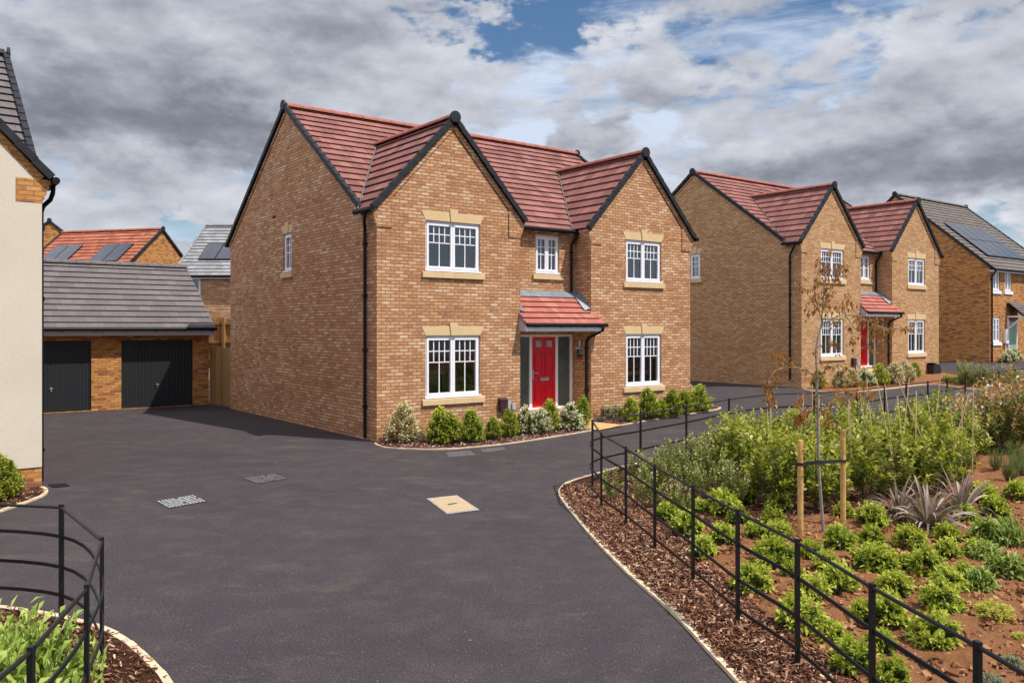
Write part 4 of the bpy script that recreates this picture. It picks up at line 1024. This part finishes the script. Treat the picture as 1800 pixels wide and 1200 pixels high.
for a in (
 ('box', 1438, 683, 33, 'green upright shrub by the left corner of the second house', 1.0), ('cream', 1478, 681, 30, 'brownish cream shrub under the second house left bay window', 1.1),
 ('cream', 1497, 680, 30, 'cream shrub beside the meter box of the second house', 1.1), ('varieg', 1522, 678, 32, 'yellow-green shrub in front of the second house red door', 1.2),
 ('bright', 1549, 676, 36, 'yellow-green shrub right of the second house red door', 1.2), ('cream', 1570, 674, 38, 'cream shrub between the second house porch pipe and right window', 1.1),
 ('cream', 1590, 671, 36, 'palest cream shrub under the second house right bay window', 1.1), ('box', 1608, 663, 26, 'bright green shrub by the right corner of the second house', 1.1)):
    hplant('shrub', a[0], a[1], a[2], a[3], a[4], 'shrub', G2, a[5])
for i in range(8):
    px = 1664+i*18; py = 672+i*1.2+random.uniform(-1, 1)
    hplant('hedge_plant', 'hedge', px, py, 20+random.uniform(-3, 4), 'low green hedging plant in the row between the second house and the railing', 'hedge plant', 'low hedging plants beyond the railing', 1.0)
for i, px in enumerate((1690, 1703, 1725, 1745, 1770, 1792)):
    hplant('shrub', 'olive', px, 676+i*1.5, 42+random.uniform(-8, 8), 'thin twiggy young shrub rising out of the low hedge by the third house', 'shrub', 'twiggy shrubs in the hedge', .9)
for s, hh in ((.7, .5), (1.1, .6), (1.5, .55), (1.9, .6)):
    p = world(C3, s, -.45); plant('shrub', 'varieg', p.x, p.y, hh*1.2, 'low variegated shrub under the third house ground floor window', 'shrub', 'shrubs in front of the third house', sz=hh)
# cream house bush and bottom-left leafy plants
hplant('shrub', 'bright', 14, 876, 72, 'dense golden-green bush against the cream house brick plinth', 'shrub', None, .95)
hplant('shrub', 'bright', -16, 880, 66, 'smaller golden-green bush at the left edge beside the cream house', 'shrub', None, 1.1)
for x, y, s, l in ((-3.15, 5.35, .52, 'leafy lance leaved shrub inside the bottom left railing, furthest from the camera'), (-2.95, 4.75, .5, 'leafy lance leaved shrub inside the bottom left railing, beside its third post'),
                   (-3.45, 4.75, .52, 'leafy lance leaved shrub inside the bottom left railing, at the left edge'), (-3.6, 5.6, .42, 'small lance leaved shrub inside the bottom left railing, behind the others'),
                   (-2.75, 4.25, .45, 'leafy lance leaved shrub inside the bottom left railing, nearest the camera'), (-3.15, 4.1, .5, 'leafy lance leaved shrub inside the bottom left railing, in the bottom corner')):
    plant('leafy_shrub', 'lance', x, y, s*1.12, l, 'shrub', 'lance leaved shrubs bottom left', sz=s*1.45)

# low laurels on the soil: pixel centre and radius
LAU = [
 (1430, 963, 26, 'by the left tree stake, touching the railing'), (1482, 945, 27, 'at the foot of the right tree stake'), (1537, 903, 30, 'left of the spiky purple plants'), (1537, 940, 24, 'in front of the bush that stands left of the purple plants'),
 (1540, 980, 33, 'large, between the tallest near post top and the purple plants'), (1480, 1017, 30, 'directly behind the top rail, below the right tree stake'), (1436, 1032, 27, 'right beside the sixth railing post'), (1415, 1080, 37, 'large, across the sixth railing post near its foot'),
 (1580, 1023, 31, 'blue-green, centre of the bare soil'), (1633, 987, 29, 'two below the purple plants'), (1607, 943, 28, 'directly below the purple plants'), (1670, 933, 23, 'below the right purple plant'),
 (1673, 965, 23, 'twiggy, right of centre on the soil'), (1662, 1047, 38, 'large, right of the bare soil patch'), (1675, 1018, 27, 'behind the large bush right of the bare soil'), (1655, 1108, 42, 'biggest, nearest the camera on the open soil'),
 (1563, 1077, 33, 'beyond the seventh railing post'), (1523, 1070, 27, 'touching the left of the seventh railing post'), (1507, 1150, 42, 'big, seen through the railing at the bottom'), (1553, 1127, 25, 'right of the seventh railing post near the bottom'),
 (1733, 867, 23, 'dark, right of the purple plants, furthest'), (1757, 890, 24, 'right of the purple plants, second furthest'), (1793, 860, 24, 'at the right edge beside the feathery plants'),
 (1487, 893, 20, 'blue-green, between the two tree stakes and the purple plants'), (1173, 900, 20, 'small, by the third railing post'), (1212, 925, 24, 'left of the fourth railing post'), (1240, 957, 30, 'large, right of the fourth railing post'),
 (1275, 937, 24, 'behind the rail between fourth and fifth posts'), (1277, 887, 27, 'bright, far row between fourth and fifth posts'), (1313, 866, 22, 'furthest back of the bright row'), (1363, 907, 21, 'far side, just left of the left tree stake'),
 (1367, 932, 24, 'left of the left tree stake, middle one'), (1365, 972, 32, 'large, left of the left tree stake nearest the rail'), (1327, 1013, 37, 'large, beside the fifth railing post'), (1373, 882, 19, 'small, behind the left tree stake'), (1227, 888, 18, 'small, far row behind the fourth railing post')]
LAU += [(1395, 1000, 22, 'small, between the left stake row and the sixth railing post'), (1600, 985, 20, 'small, between the spiky plants and the bare soil'), (1455, 985, 22, 'squeezed between the two bushes in front of the stakes'), (1700, 1000, 22, 'left of the pale broad leaved plants'),
 (1705, 900, 20, 'small, tucked under the right purple plant'), (1615, 1110, 20, 'low, between the two biggest bushes at the bottom'), (1330, 930, 20, 'small, right of the fifth railing post top'), (1300, 905, 22, 'between the far bright row and the near row'), (1575, 1185, 26, 'at the very bottom behind the seventh post'),
 (1190, 880, 17, 'small, in the far corner by the third post'), (1465, 1110, 26, 'low, left of the big one at the bottom railing'), (1720, 960, 24, 'between the twiggy bush and the broad leaved plants')]
for px, py, r, l in LAU:
    b = gp(px, py+r*.78, .04); rad = r/F*b.y
    rad *= random.uniform(.78, 1.08)
    plant('laurel_bush', 'laurel', b.x, b.y+rad*.55, rad*1.16, 'glossy green bush, '+l, 'bush', 'rounded evergreen bushes on the soil', sz=rad*1.36, zoff=.02)
for px, py, r, l in ((1730, 1015, 30, 'broad leaved pale green plant beside the yellow bush'), (1743, 930, 33, 'broad leaved bushy plant right of the purple plants'), (1740, 967, 26, 'broad leaved plant, second down at the right'), (1783, 990, 34, 'large broad leaved plant at the right edge above the yellow bush'), (1783, 933, 34, 'large broad leaved plant at the right edge, upper one')):
    b = gp(px, py+r*.8, .04); rad = r/F*b.y
    plant('broad_leaved_shrub', 'rhodo', b.x, b.y+rad*.5, rad*.95, l, 'shrub', 'broad leaved shrubs at the right', sz=rad*1.25, zoff=.02)
for px, py, r, kd, l in ((1757, 1067, 37, 'yellow', 'golden yellow rounded bush on the bare soil at the right'), (1783, 1158, 24, 'hebe', 'grey-green mound at the bottom right, upper one'), (1752, 1193, 27, 'hebe', 'grey-green mound at the bottom right, lower one behind the rail'), (1800, 1115, 18, 'yellow', 'small yellow plant cut by the right edge')):
    b = gp(px, py+r*.6, .04); rad = r/F*b.y
    plant('mound_plant', kd, b.x, b.y+rad*.4, rad, l, 'plant', None, sz=rad*1.0, zoff=.02)

# massed shrubs behind
def fence_y(x):                                    # far railing line
    pts = [(1.24, 12.93)]+[tuple(p[:2]) for p in FAR]
    for a, b in zip(pts, pts[1:]):
        if a[0] <= x <= b[0]: return a[1]+(b[1]-a[1])*(x-a[0])/(b[0]-a[0])
    return 40
def front_y(x):                                   # front edge of the mass
    L = [(1.2, 11.9), (2.2, 10.9), (3.0, 11.0), (4.0, 11.3), (5.0, 11.6), (6.0, 12.1), (7.0, 12.4), (9, 13.5), (14, 18)]
    for a, b in zip(L, L[1:]):
        if a[0] <= x <= b[0]: return a[1]+(b[1]-a[1])*(x-a[0])/(b[0]-a[0])
    return 30
random.seed(5)
cnt = 0
y = 10.9
while y < 19.5:
    x = 1.35+random.uniform(0, .3)
    while x < 9.6:
        xx = x+random.uniform(-.14, .14); yy = y+random.uniform(-.14, .14)
        if front_y(xx) < yy < fence_y(xx)-.45 and xx*F/yy+900 < 1712:
            left = xx < 3.1+.2*(yy-11)
            edge = fence_y(xx)-yy
            if random.random() < .17: x += .56; continue
            h = random.uniform(.45, .74) if left else random.uniform(.55, 1.02)
            plant('massed_shrub', 'olive' if left else ('mass' if random.random() < .85 else 'olive'), xx, yy, h*(1.0 if left else .95),
                  'loose olive green shrub crowded into the railing corner' if left else 'bushy yellow-green shrub in the dense caned planting behind the sapling', 'shrub',
                  'shrubs crowded into the railing corner' if left else 'yellow-green shrubs massed behind the sapling', sz=h)
            cnt += 1
        x += .56
    y += .58
print('mass', cnt)
# red-tipped shrubs at the right
for (px, py, hh) in ((1700, 800, 1.0), (1722, 790, 1.15), (1745, 785, 1.25), (1765, 800, 1.2), (1785, 790, 1.35), (1800, 775, 1.4), (1815, 800, 1.3), (1830, 780, 1.4), (1770, 770, 1.3), (1740, 765, 1.1), (1790, 760, 1.35), (1680, 770, .95), (1712, 762, 1.0)):
    p = gp(px, py); plant('red_tipped_shrub', 'photinia', p.x, p.y, hh*.95, 'tall glossy shrub with red young leaf tips at the right edge', 'shrub', 'red tipped shrubs', sz=hh)
for (px, py, hh) in ((1752, 830, .36), (1772, 848, .42), (1787, 826, .45), (1797, 840, .40)):
    p = gp(px, py); plant('feathery_shrub', 'rosemary', p.x, p.y, hh, 'feathery needle leaved green plant in front of the red tipped shrubs', 'plant', 'feathery green plants')
# canes
CANES = [(1352, 693, 1353, 765), (1358, 690, 1356, 820), (1416, 690, 1410, 770), (1429, 676, 1430, 800), (1444, 695, 1443, 800), (1474, 692, 1482, 790), (1490, 700, 1493, 760), (1494, 690, 1494, 765), (1514, 680, 1525, 770),
 (1522, 665, 1522, 720), (1527, 685, 1535, 760), (1546, 672, 1574, 830), (1556, 674, 1562, 730), (1584, 697, 1594, 860), (1583, 665, 1604, 720), (1598, 663, 1593, 715), (1615, 687, 1611, 800), (1635, 694, 1643, 770), (1655, 661, 1648, 720),
 (1669, 709, 1675, 770), (1692, 696, 1691, 760), (1706, 690, 1694, 728), (1705, 675, 1706, 725), (1402, 710, 1400, 800)]
for i, (x0, y0, x1, y1) in enumerate(CANES):
    base_y = max(y1+14, 800+random.uniform(0, 60)); xb = x1+(x1-x0)/(y1-y0)*(base_y-y1)
    b = gp(xb, base_y); d = b.y; top = Vector(((x0-900)/F*d, d+random.uniform(-.1, .15), H-(y0-HOR)/F*d))
    q = MB(); q.tube([Vector((0, 0, -.05)), (top-b)*.5, top-b], .0075, M['cane'], 6)
    o = q.build('bamboo_cane', label='pale bamboo cane sticking up out of the massed yellow-green shrubs', category='cane', group='bamboo canes in the planting'); o.location = b

# purple flax
def flax(px, py, n, Lm, label, seed):
    n = int(n*1.4); random.seed(seed); b = gp(px, py, .03); v = []; f = []; uv = []
    for i in range(n):
        a = random.uniform(0, 2*math.pi); lean = random.uniform(.12, 1.35); L = Lm*random.uniform(.55, 1.1); w = random.uniform(.013, .026); r = random.random()
        h = Vector((math.cos(a), math.sin(a), 0)); p = h*random.uniform(0, .06); ang = math.pi/2-lean*.75; seg = 8; s = Vector((-h.y, h.x, 0))
        tw = random.uniform(-.6, .6); s = (s+Vector((0, 0, tw))).normalized(); ring = []; bend = random.uniform(.02, .22)*(1+lean)
        for k in range(seg+1):
            t = k/seg; ww = w*(1-t**2.2)*(.7+.5*min(1, t*3)); ring.append((p-s*ww, p+Vector((0, 0, -ww*.5)), p+s*ww)); p = p+(h*math.cos(ang)+Vector((0, 0, math.sin(ang))))*L/seg; ang -= bend*(k+1)/4
        for A, B in zip(ring, ring[1:]):
            i0 = len(v); v += [A[0], A[1], A[2], B[0], B[1], B[2]]; f += [(i0, i0+1, i0+4, i0+3), (i0+1, i0+2, i0+5, i0+4)]; uv += [(r, .5)]*8
    me = mk('flax_plant', v, f, uv, [LM['phormium']]); o = D.objects.new('flax_plant', me); COL.objects.link(o); o.location = b
    o['label'] = label; o['category'] = 'plant'; o['group'] = 'spiky purple flax plants'
flax(1580, 912, 38, .62, 'spiky purple strap leaved plant, left of the three', 2); flax(1632, 928, 62, .66, 'spiky purple strap leaved plant, middle and densest of the three', 3); flax(1690, 905, 34, .75, 'spiky purple strap leaved plant, right of the three, arching low', 7)

# ------------------------------------------------------------------ sapling, stakes, tie
random.seed(21)
tb = gp(1447, 938, .03); dt = tb.y
def tp(px, py, dy=0.0): return Vector(((px-900)/F*(dt+dy), dt+dy, H-(py-HOR)/F*(dt+dy)))-tb
tree = empty('sapling', tb, 0, label='young staked sapling with grey stem and withered rust brown leaves', category='tree')
tr = MB(); trunk = [tp(1447, 945), tp(1446, 915), tp(1441, 850), tp(1438, 790), tp(1438, 740), tp(1436, 690), tp(1436, 650), tp(1434, 620), tp(1438, 592), tp(1444, 572)]
tr.tube(trunk, [.022, .021, .019, .018, .017, .016, .016, .015, .013, .012], M['bark'], 8); tr.build('trunk', tree)
BR = [([(1444, 572), (1447, 540), (1449, 500), (1452, 465), (1458, 445)], 0, .009), ([(1444, 572), (1462, 560), (1485, 552), (1510, 556), (1535, 570), (1562, 578), (1590, 577), (1612, 569)], -.25, .010), ([(1447, 540), (1466, 500), (1474, 480), (1470, 462)], .25, .006),
 ([(1446, 565), (1436, 535), (1430, 505), (1436, 480)], -.2, .006), ([(1437, 665), (1420, 650), (1400, 646), (1378, 647), (1362, 652), (1352, 668), (1350, 690), (1352, 715)], -.2, .009), ([(1378, 647), (1368, 630), (1372, 618)], -.3, .004), ([(1400, 646), (1395, 640), (1385, 640)], -.1, .004),
 ([(1436, 690), (1425, 700), (1412, 690), (1406, 720)], -.3, .006), ([(1437, 670), (1455, 645), (1475, 640), (1500, 655), (1512, 672)], .3, .006), ([(1438, 730), (1460, 710), (1490, 690), (1520, 688), (1540, 700)], .25, .007), ([(1436, 700), (1470, 690), (1500, 700)], -.3, .005), ([(1485, 552), (1500, 575), (1520, 592), (1525, 610)], .1, .005), ([(1535, 570), (1545, 590), (1552, 600)], 0, .003),
 ([(1449, 500), (1440, 470), (1445, 452)], .1, .004), ([(1447, 540), (1420, 520), (1408, 498)], .1, .004), ([(1438, 610), (1460, 600), (1478, 612)], .2, .004), ([(1438, 720), (1420, 715), (1400, 742)], .2, .005), ([(1450, 490), (1462, 475), (1480, 470)], -.1, .004), ([(1438, 760), (1455, 740), (1470, 742)], .1, .004)]
bm_ = MB(); lv = []; lf = []; lu = []
ends = []
for pts, dy, r in BR:
    P = [tp(x, yy, dy*i/(len(pts)-1)) for i, (x, yy) in enumerate(pts)]
    P = [p+Vector((random.uniform(-.008, .008),)*1+(random.uniform(-.01, .01), random.uniform(-.008, .008))) if i else p for i, p in enumerate(P)]
    bm_.tube(P, [r*(1-.75*i/(len(P)-1)) for i in range(len(P))], M['twig'] if r < .007 else M['bark'], 6)
    for i in range(1, len(P)):
        n = int((P[i]-P[i-1]).length/.035)+1
        for k in range(n):
            q = P[i-1].lerp(P[i], random.random())
            if i == 1 and random.random() < .5: continue
            d = Vector((random.gauss(0, 1), random.gauss(0, 1), random.gauss(-.2, .8))).normalized(); e = q+d*random.uniform(.05, .16)
            bm_.tube([q, q.lerp(e, .5)+Vector((0, 0, .012)), e], .0016, M['twig'], 3)
            for _ in range(random.randint(2, 5)):
                a = q.lerp(e, random.uniform(.4, 1)); gold = pts[-1][0] > 1480
                leaf(lv, lf, lu, a, Vector((random.gauss(0, .6), random.gauss(0, .6), -.6+random.gauss(0, .4))), random.uniform(.035, .07), random.uniform(.018, .03), min(.999, random.betavariate(2, 2)*(1 if gold else .8)), fold=.8, droop=.3)
bm_.build('branch', tree)
def clump(px, py, n, sp, dy=0):
    c = tp(px, py, dy)
    for _ in range(n):
        p = c+Vector((random.gauss(0, sp), random.gauss(0, sp), random.gauss(0, sp*1.3))); leaf(lv, lf, lu, p, Vector((random.gauss(0, .6), random.gauss(0, .6), -.8)), random.uniform(.04, .07), random.uniform(.02, .032), random.betavariate(2, 3), fold=.8, droop=.3)
for a in ((1353, 700, 40, .03, -.2), (1350, 680, 22, .03, -.2), (1408, 730, 42, .022, -.3), (1403, 738, 26, .02, .2), (1370, 640, 14, .04, -.3), (1375, 622, 10, .03, -.3), (1495, 530, 26, .04, 0), (1470, 480, 18, .03, .25), (1440, 520, 18, .05, 0), (1455, 505, 14, .05, 0), (1450, 725, 26, .05, .1), (1535, 580, 16, .05, 0), (1530, 605, 14, .04, .1), (1480, 690, 16, .06, .2), (1520, 690, 16, .05, .2), (1420, 545, 12, .04, 0), (1475, 545, 18, .04, 0), (1500, 600, 10, .04, 0)): clump(*a)
me = mk('crown', lv, lf, lu, [LM['rust']]); o = D.objects.new('crown', me); COL.objects.link(o); o.parent = tree
for bx, by, ty, l in ((1407, 946, 773, 'left'), (1482, 928, 755, 'right')):
    b = gp(bx, by, .0); h = (by-ty)/F*b.y; q = MB()
    q.tube([(0, 0, -.2), (0, 0, h*.5), (-.003, 0, h-.012), (-.003, 0, h)], [.034, .034, .033, .029], M['timberpost'], 12)
    o = q.build('tree_stake', label='peeled timber stake on the %s of the sapling' % l, category='stake', group='stakes of the sapling'); o.location = b
a = gp(1407, 946); b = gp(1482, 928); hz = H-(815-HOR)/F*a.y
q = MB(); A = Vector((a.x, a.y, hz-.003)); Bp = Vector((b.x, b.y, H-(810-HOR)/F*b.y)); mid = Vector((tb.x-.045, tb.y, H-(812-HOR)/F*tb.y))
for P0, P1 in ((A, mid), (mid, Bp)):
    d = P1-P0; q.obox(P0-Vector((0, .04, .014)), d, (0, .006, 0), (0, 0, .034), M['strap']); q.obox(P0+Vector((0, .035, -.014)), d, (0, .006, 0), (0, 0, .03), M['strap'])
for c in (A, Bp): q.tube([c+Vector((0, 0, -.016)), c+Vector((0, 0, .02))], .039, M['strap'], 14)
q.tube([mid+Vector((0, 0, -.02)), mid+Vector((0, 0, .024))], .03, M['strap'], 10)
q.build('tree_tie', label='black webbing tie strapping the sapling to its two stakes', category='tree tie')

# dark box by the second house, far trees
p = gp(1638, 657); q = MB()
q.prism([(-.35, -.25, 0), (.35, -.25, 0), (.28, -.25, .30), (.12, -.25, .42), (-.22, -.25, .46), (-.35, -.25, .40)], (0, .6, 0), M['solarf'])
bx = empty('planter_box', p, UANG, label='small dark box with a sloped rounded lid by the right corner of the second house', category='box'); q.build('body', bx)
q = MB(); q.box(-.38, -.1, -.27, .37, .462, .485, M['solarf']); q.build('lid', bx)
def far_tree(x, y, h, label, seed):
    random.seed(seed); root = empty('tree', (x, y, 0), 0, label=label, category='tree'); q = MB(); q.tube([(0, 0, -.2), (.1, 0, h*.4), (.0, .1, h*.75)], [.25, .17, .08], M['bark'], 8)
    v = []; f = []; uv = []
    for k in range(16):
        c = Vector((random.gauss(0, h*.16), random.gauss(0, h*.16), h*random.uniform(.5, .9))); q.tube([(0, 0, h*.4), tuple(c)], [.08, .03], M['bark'], 5)
        for _ in range(110):
            leaf(v, f, uv, c+Vector((random.gauss(0, h*.07), random.gauss(0, h*.07), random.gauss(0, h*.055))), Vector((random.gauss(0, 1), random.gauss(0, 1), random.gauss(0, .6))), .34, .2, random.betavariate(2, 2))
    q.build('trunk', root); me = mk('crown', v, f, uv, [LM['box']]); o = D.objects.new('crown', me); COL.objects.link(o); o.parent = root
far_tree(-41.5, 78, 11.4, 'dark tree top beyond the red roof, left one', 3); far_tree(-43.8, 80, 11.0, 'dark tree top beyond the red roof, lower one nearer the cream house', 4); far_tree(-39.6, 79, 10.9, 'dark tree top beyond the red roof, right one', 6)

# ------------------------------------------------------------------ sky, sun, camera
SUN = Vector((2.81, -1.31, 5.1)).normalized()
el = math.asin(SUN.z); az = math.atan2(SUN.x, SUN.y)          # azimuth clockwise from +Y
wd = D.worlds.new('World'); S.world = wd; wd.use_nodes = True; nt = wd.node_tree; nt.nodes.clear()
sky = N(nt, 'TexSky', sky_type='NISHITA', sun_disc=False, sun_elevation=el, sun_rotation=az, altitude=50, air_density=1.0, dust_density=.6, ozone_density=1.5)
tc = N(nt, 'TexCoord').outputs['Generated']
sx = N(nt, 'SeparateXYZ', {0: N(nt, 'VectorMath', {0: tc}, operation='NORMALIZE').outputs[0]})
dx, dy, dz = sx.outputs
AZ = math_(nt, 'ARCTAN2', dx, dy); EL = math_(nt, 'ARCSINE', dz)
# cloud-deck coordinates (perspective of a flat layer)
den = math_(nt, 'ADD', math_(nt, 'MAXIMUM', dz, 0.0), .12)
cp = N(nt, 'CombineXYZ', {0: math_(nt, 'DIVIDE', dx, den), 1: math_(nt, 'DIVIDE', dy, den), 2: 0.0}).outputs[0]
def ae(el_off=0.0, sy=2.0, ox=0.0, oz=0.0):
    return N(nt, 'CombineXYZ', {0: math_(nt, 'ADD', AZ, ox), 1: math_(nt, 'MULTIPLY', math_(nt, 'ADD', EL, el_off), sy), 2: oz}).outputs[0]
warp = noise_(nt, ae(), 6.0, 7, .62); warp2 = noise_(nt, ae(ox=7.0, oz=1.0), 6.0, 7, .62)
AZw = math_(nt, 'ADD', AZ, math_(nt, 'MULTIPLY', math_(nt, 'SUBTRACT', warp, .5), .34)); ELw = math_(nt, 'ADD', EL, math_(nt, 'MULTIPLY', math_(nt, 'SUBTRACT', warp2, .5), .17))
def blob(px, py, sx_, sy_, amp):
    a = math.atan((px-900)/F); e = math.atan((HOR-py)/F*math.cos(a)); u = math_(nt, 'DIVIDE', math_(nt, 'SUBTRACT', AZw, a), sx_/F); v = math_(nt, 'DIVIDE', math_(nt, 'SUBTRACT', ELw, e), sy_/F)
    r2 = math_(nt, 'ADD', math_(nt, 'MULTIPLY', u, u), math_(nt, 'MULTIPLY', v, v))
    return math_(nt, 'MULTIPLY', math_(nt, 'EXPONENT', math_(nt, 'MULTIPLY', r2, -1.0)), amp)
def total(base, blobs):
    for b in blobs: base = math_(nt, 'ADD', base, blob(*b))
    return base
def cen(v, k): return math_(nt, 'MULTIPLY', math_(nt, 'SUBTRACT', v, .5), k)
def sstep(v, a, b, lo=0.0, hi=1.0): return N(nt, 'MapRange', {'Value': v, 'From Min': a, 'From Max': b, 'To Min': lo, 'To Max': hi}, interpolation_type='SMOOTHSTEP').outputs[0]
d0 = noise_(nt, ae(oz=2.7), 5.2, 12, .56, .12); du = noise_(nt, ae(.030, oz=2.7), 5.2, 12, .56, .12)
s0 = noise_(nt, ae(oz=6.1), 13.0, 10, .58, .2); su = noise_(nt, ae(.011, oz=6.1), 13.0, 10, .58, .2)
cover_ = math_(nt, 'ADD', math_(nt, 'ADD', cen(d0, 1.7), cen(s0, .75)), .56)
cover_ = total(cover_, [(930, 48, 100, 52, -.46), (1350, 55, 90, 32, -.26), (1455, 122, 70, 36, -.26), (1000, 260, 330, 95, -.22), (930, 165, 190, 40, -.14), (345, 392, 170, 22, -.30), (1190, 320, 70, 40, -.15),
    (300, 150, 430, 150, .32), (1500, 250, 360, 110, .32), (1750, 345, 170, 60, .32), (640, 70, 220, 60, .22), (1230, 90, 250, 50, .16), (1130, 165, 120, 26, .20), (1010, 230, 80, 28, .20)])
bu = math_(nt, 'DIVIDE', math_(nt, 'SUBTRACT', AZw, 1.95), .55); bv = math_(nt, 'DIVIDE', math_(nt, 'SUBTRACT', ELw, .16), .13)
cover_ = math_(nt, 'SUBTRACT', cover_, math_(nt, 'MULTIPLY', math_(nt, 'EXPONENT', math_(nt, 'MULTIPLY', math_(nt, 'ADD', math_(nt, 'MULTIPLY', bu, bu), math_(nt, 'MULTIPLY', bv, bv)), -1.0)), .6))
alpha = sstep(cover_, .40, .60); thick = sstep(cover_, .45, 1.15)
n4 = noise_(nt, N(nt, 'Mapping', {'Vector': cp, 'Location': (1.3, 4.1, 0)}).outputs[0], .7, 6, .55)
shade = math_(nt, 'ADD', math_(nt, 'MULTIPLY', math_(nt, 'SUBTRACT', d0, du), 1.15), math_(nt, 'MULTIPLY', math_(nt, 'SUBTRACT', s0, su), .6))
shade = math_(nt, 'ADD', math_(nt, 'ADD', shade, cen(n4, .30)), math_(nt, 'SUBTRACT', .72, math_(nt, 'MULTIPLY', thick, .22)))
shade = total(shade, [(330, 222, 330, 50, -.32), (120, 140, 190, 100, -.12), (1500, 250, 340, 55, -.10), (1700, 310, 230, 48, -.24), (1380, 300, 150, 26, -.14), (640, 20, 200, 34, -.10), (1020, 225, 80, 24, -.16), (1130, 172, 120, 22, -.10),
    (430, 110, 90, 60, .10), (1180, 30, 260, 40, .04), (1330, 250, 70, 24, .12), (1740, 385, 90, 30, .20), (600, 175, 120, 40, .10), (330, 330, 300, 30, .04), (60, 20, 120, 30, .10), (1650, 190, 140, 30, .06)])
ccol = ramp(nt, shade, [(.10, (.105, .113, .140)), (.30, (.165, .175, .210)), (.48, (.255, .268, .312)), (.64, (.355, .37, .415)), (.80, (.45, .465, .51)), (1, (.57, .585, .63))])
fill_boost = N(nt, 'VectorMath', {0: tc, 1: (-.72, -.50, .48)}, operation='DOT_PRODUCT').outputs['Value']      # boost on unseen clouds behind left, added to fill the shaded side wall
fill_boost = sstep(fill_boost, 0.0, .9, 1.0, 2.6)
veil = math_(nt, 'ADD', noise_(nt, N(nt, 'Mapping', {'Vector': ae(oz=4.0), 'Scale': (1, 2.6, 1)}).outputs[0], 3.6, 10, .6, .5), 0.0)
veil = math_(nt, 'ADD', veil, sstep(EL, .02, .15, .30, 0.0))
veil = total(veil, [(1000, 230, 420, 120, .20), (925, 50, 110, 55, -.25), (345, 392, 150, 26, -.12)])
veil = sstep(veil, .40, .72, .03, .92)
bg1 = N(nt, 'Background', {'Color': N(nt, 'HueSaturation', {'Color': sky.outputs[0], 'Saturation': 1.25, 'Value': .92}).outputs[0], 'Strength': .075})
bgv = N(nt, 'Background', {'Color': (.50, .56, .67, 1), 'Strength': 1.0}); bg2 = N(nt, 'Background', {'Color': ccol, 'Strength': fill_boost})
m1 = N(nt, 'MixShader', {0: veil, 1: bg1.outputs[0], 2: bgv.outputs[0]})
mx = N(nt, 'MixShader', {0: math_(nt, 'MULTIPLY', alpha, .96), 1: m1.outputs[0], 2: bg2.outputs[0]})
out = nt.nodes.new('ShaderNodeOutputWorld'); nt.links.new(mx.outputs[0], out.inputs[0])

sl = D.lights.new('sun', 'SUN'); sl.energy = 4.0; sl.angle = R(.5); sl.color = (1, .94, .85)
so = D.objects.new('sun', sl); COL.objects.link(so); so.rotation_euler = (-SUN).to_track_quat('-Z', 'Y').to_euler(); so.location = (20, -10, 40)
cam = D.cameras.new('camera'); co = D.objects.new('camera', cam); COL.objects.link(co); S.camera = co
cam.sensor_width = 36; cam.lens = F/1800*36; cam.shift_y = -(600-HOR)/1800; cam.clip_end = 4000; cam.clip_start = .1
co.location = (0, 0, H); co.rotation_euler = (R(90), 0, 0)
S.view_settings.view_transform = 'Standard'; S.view_settings.look = 'None'; S.view_settings.exposure = .5; S.view_settings.gamma = 1
S.render.film_transparent = False
S.cycles.max_bounces = 6; S.cycles.use_denoising = True
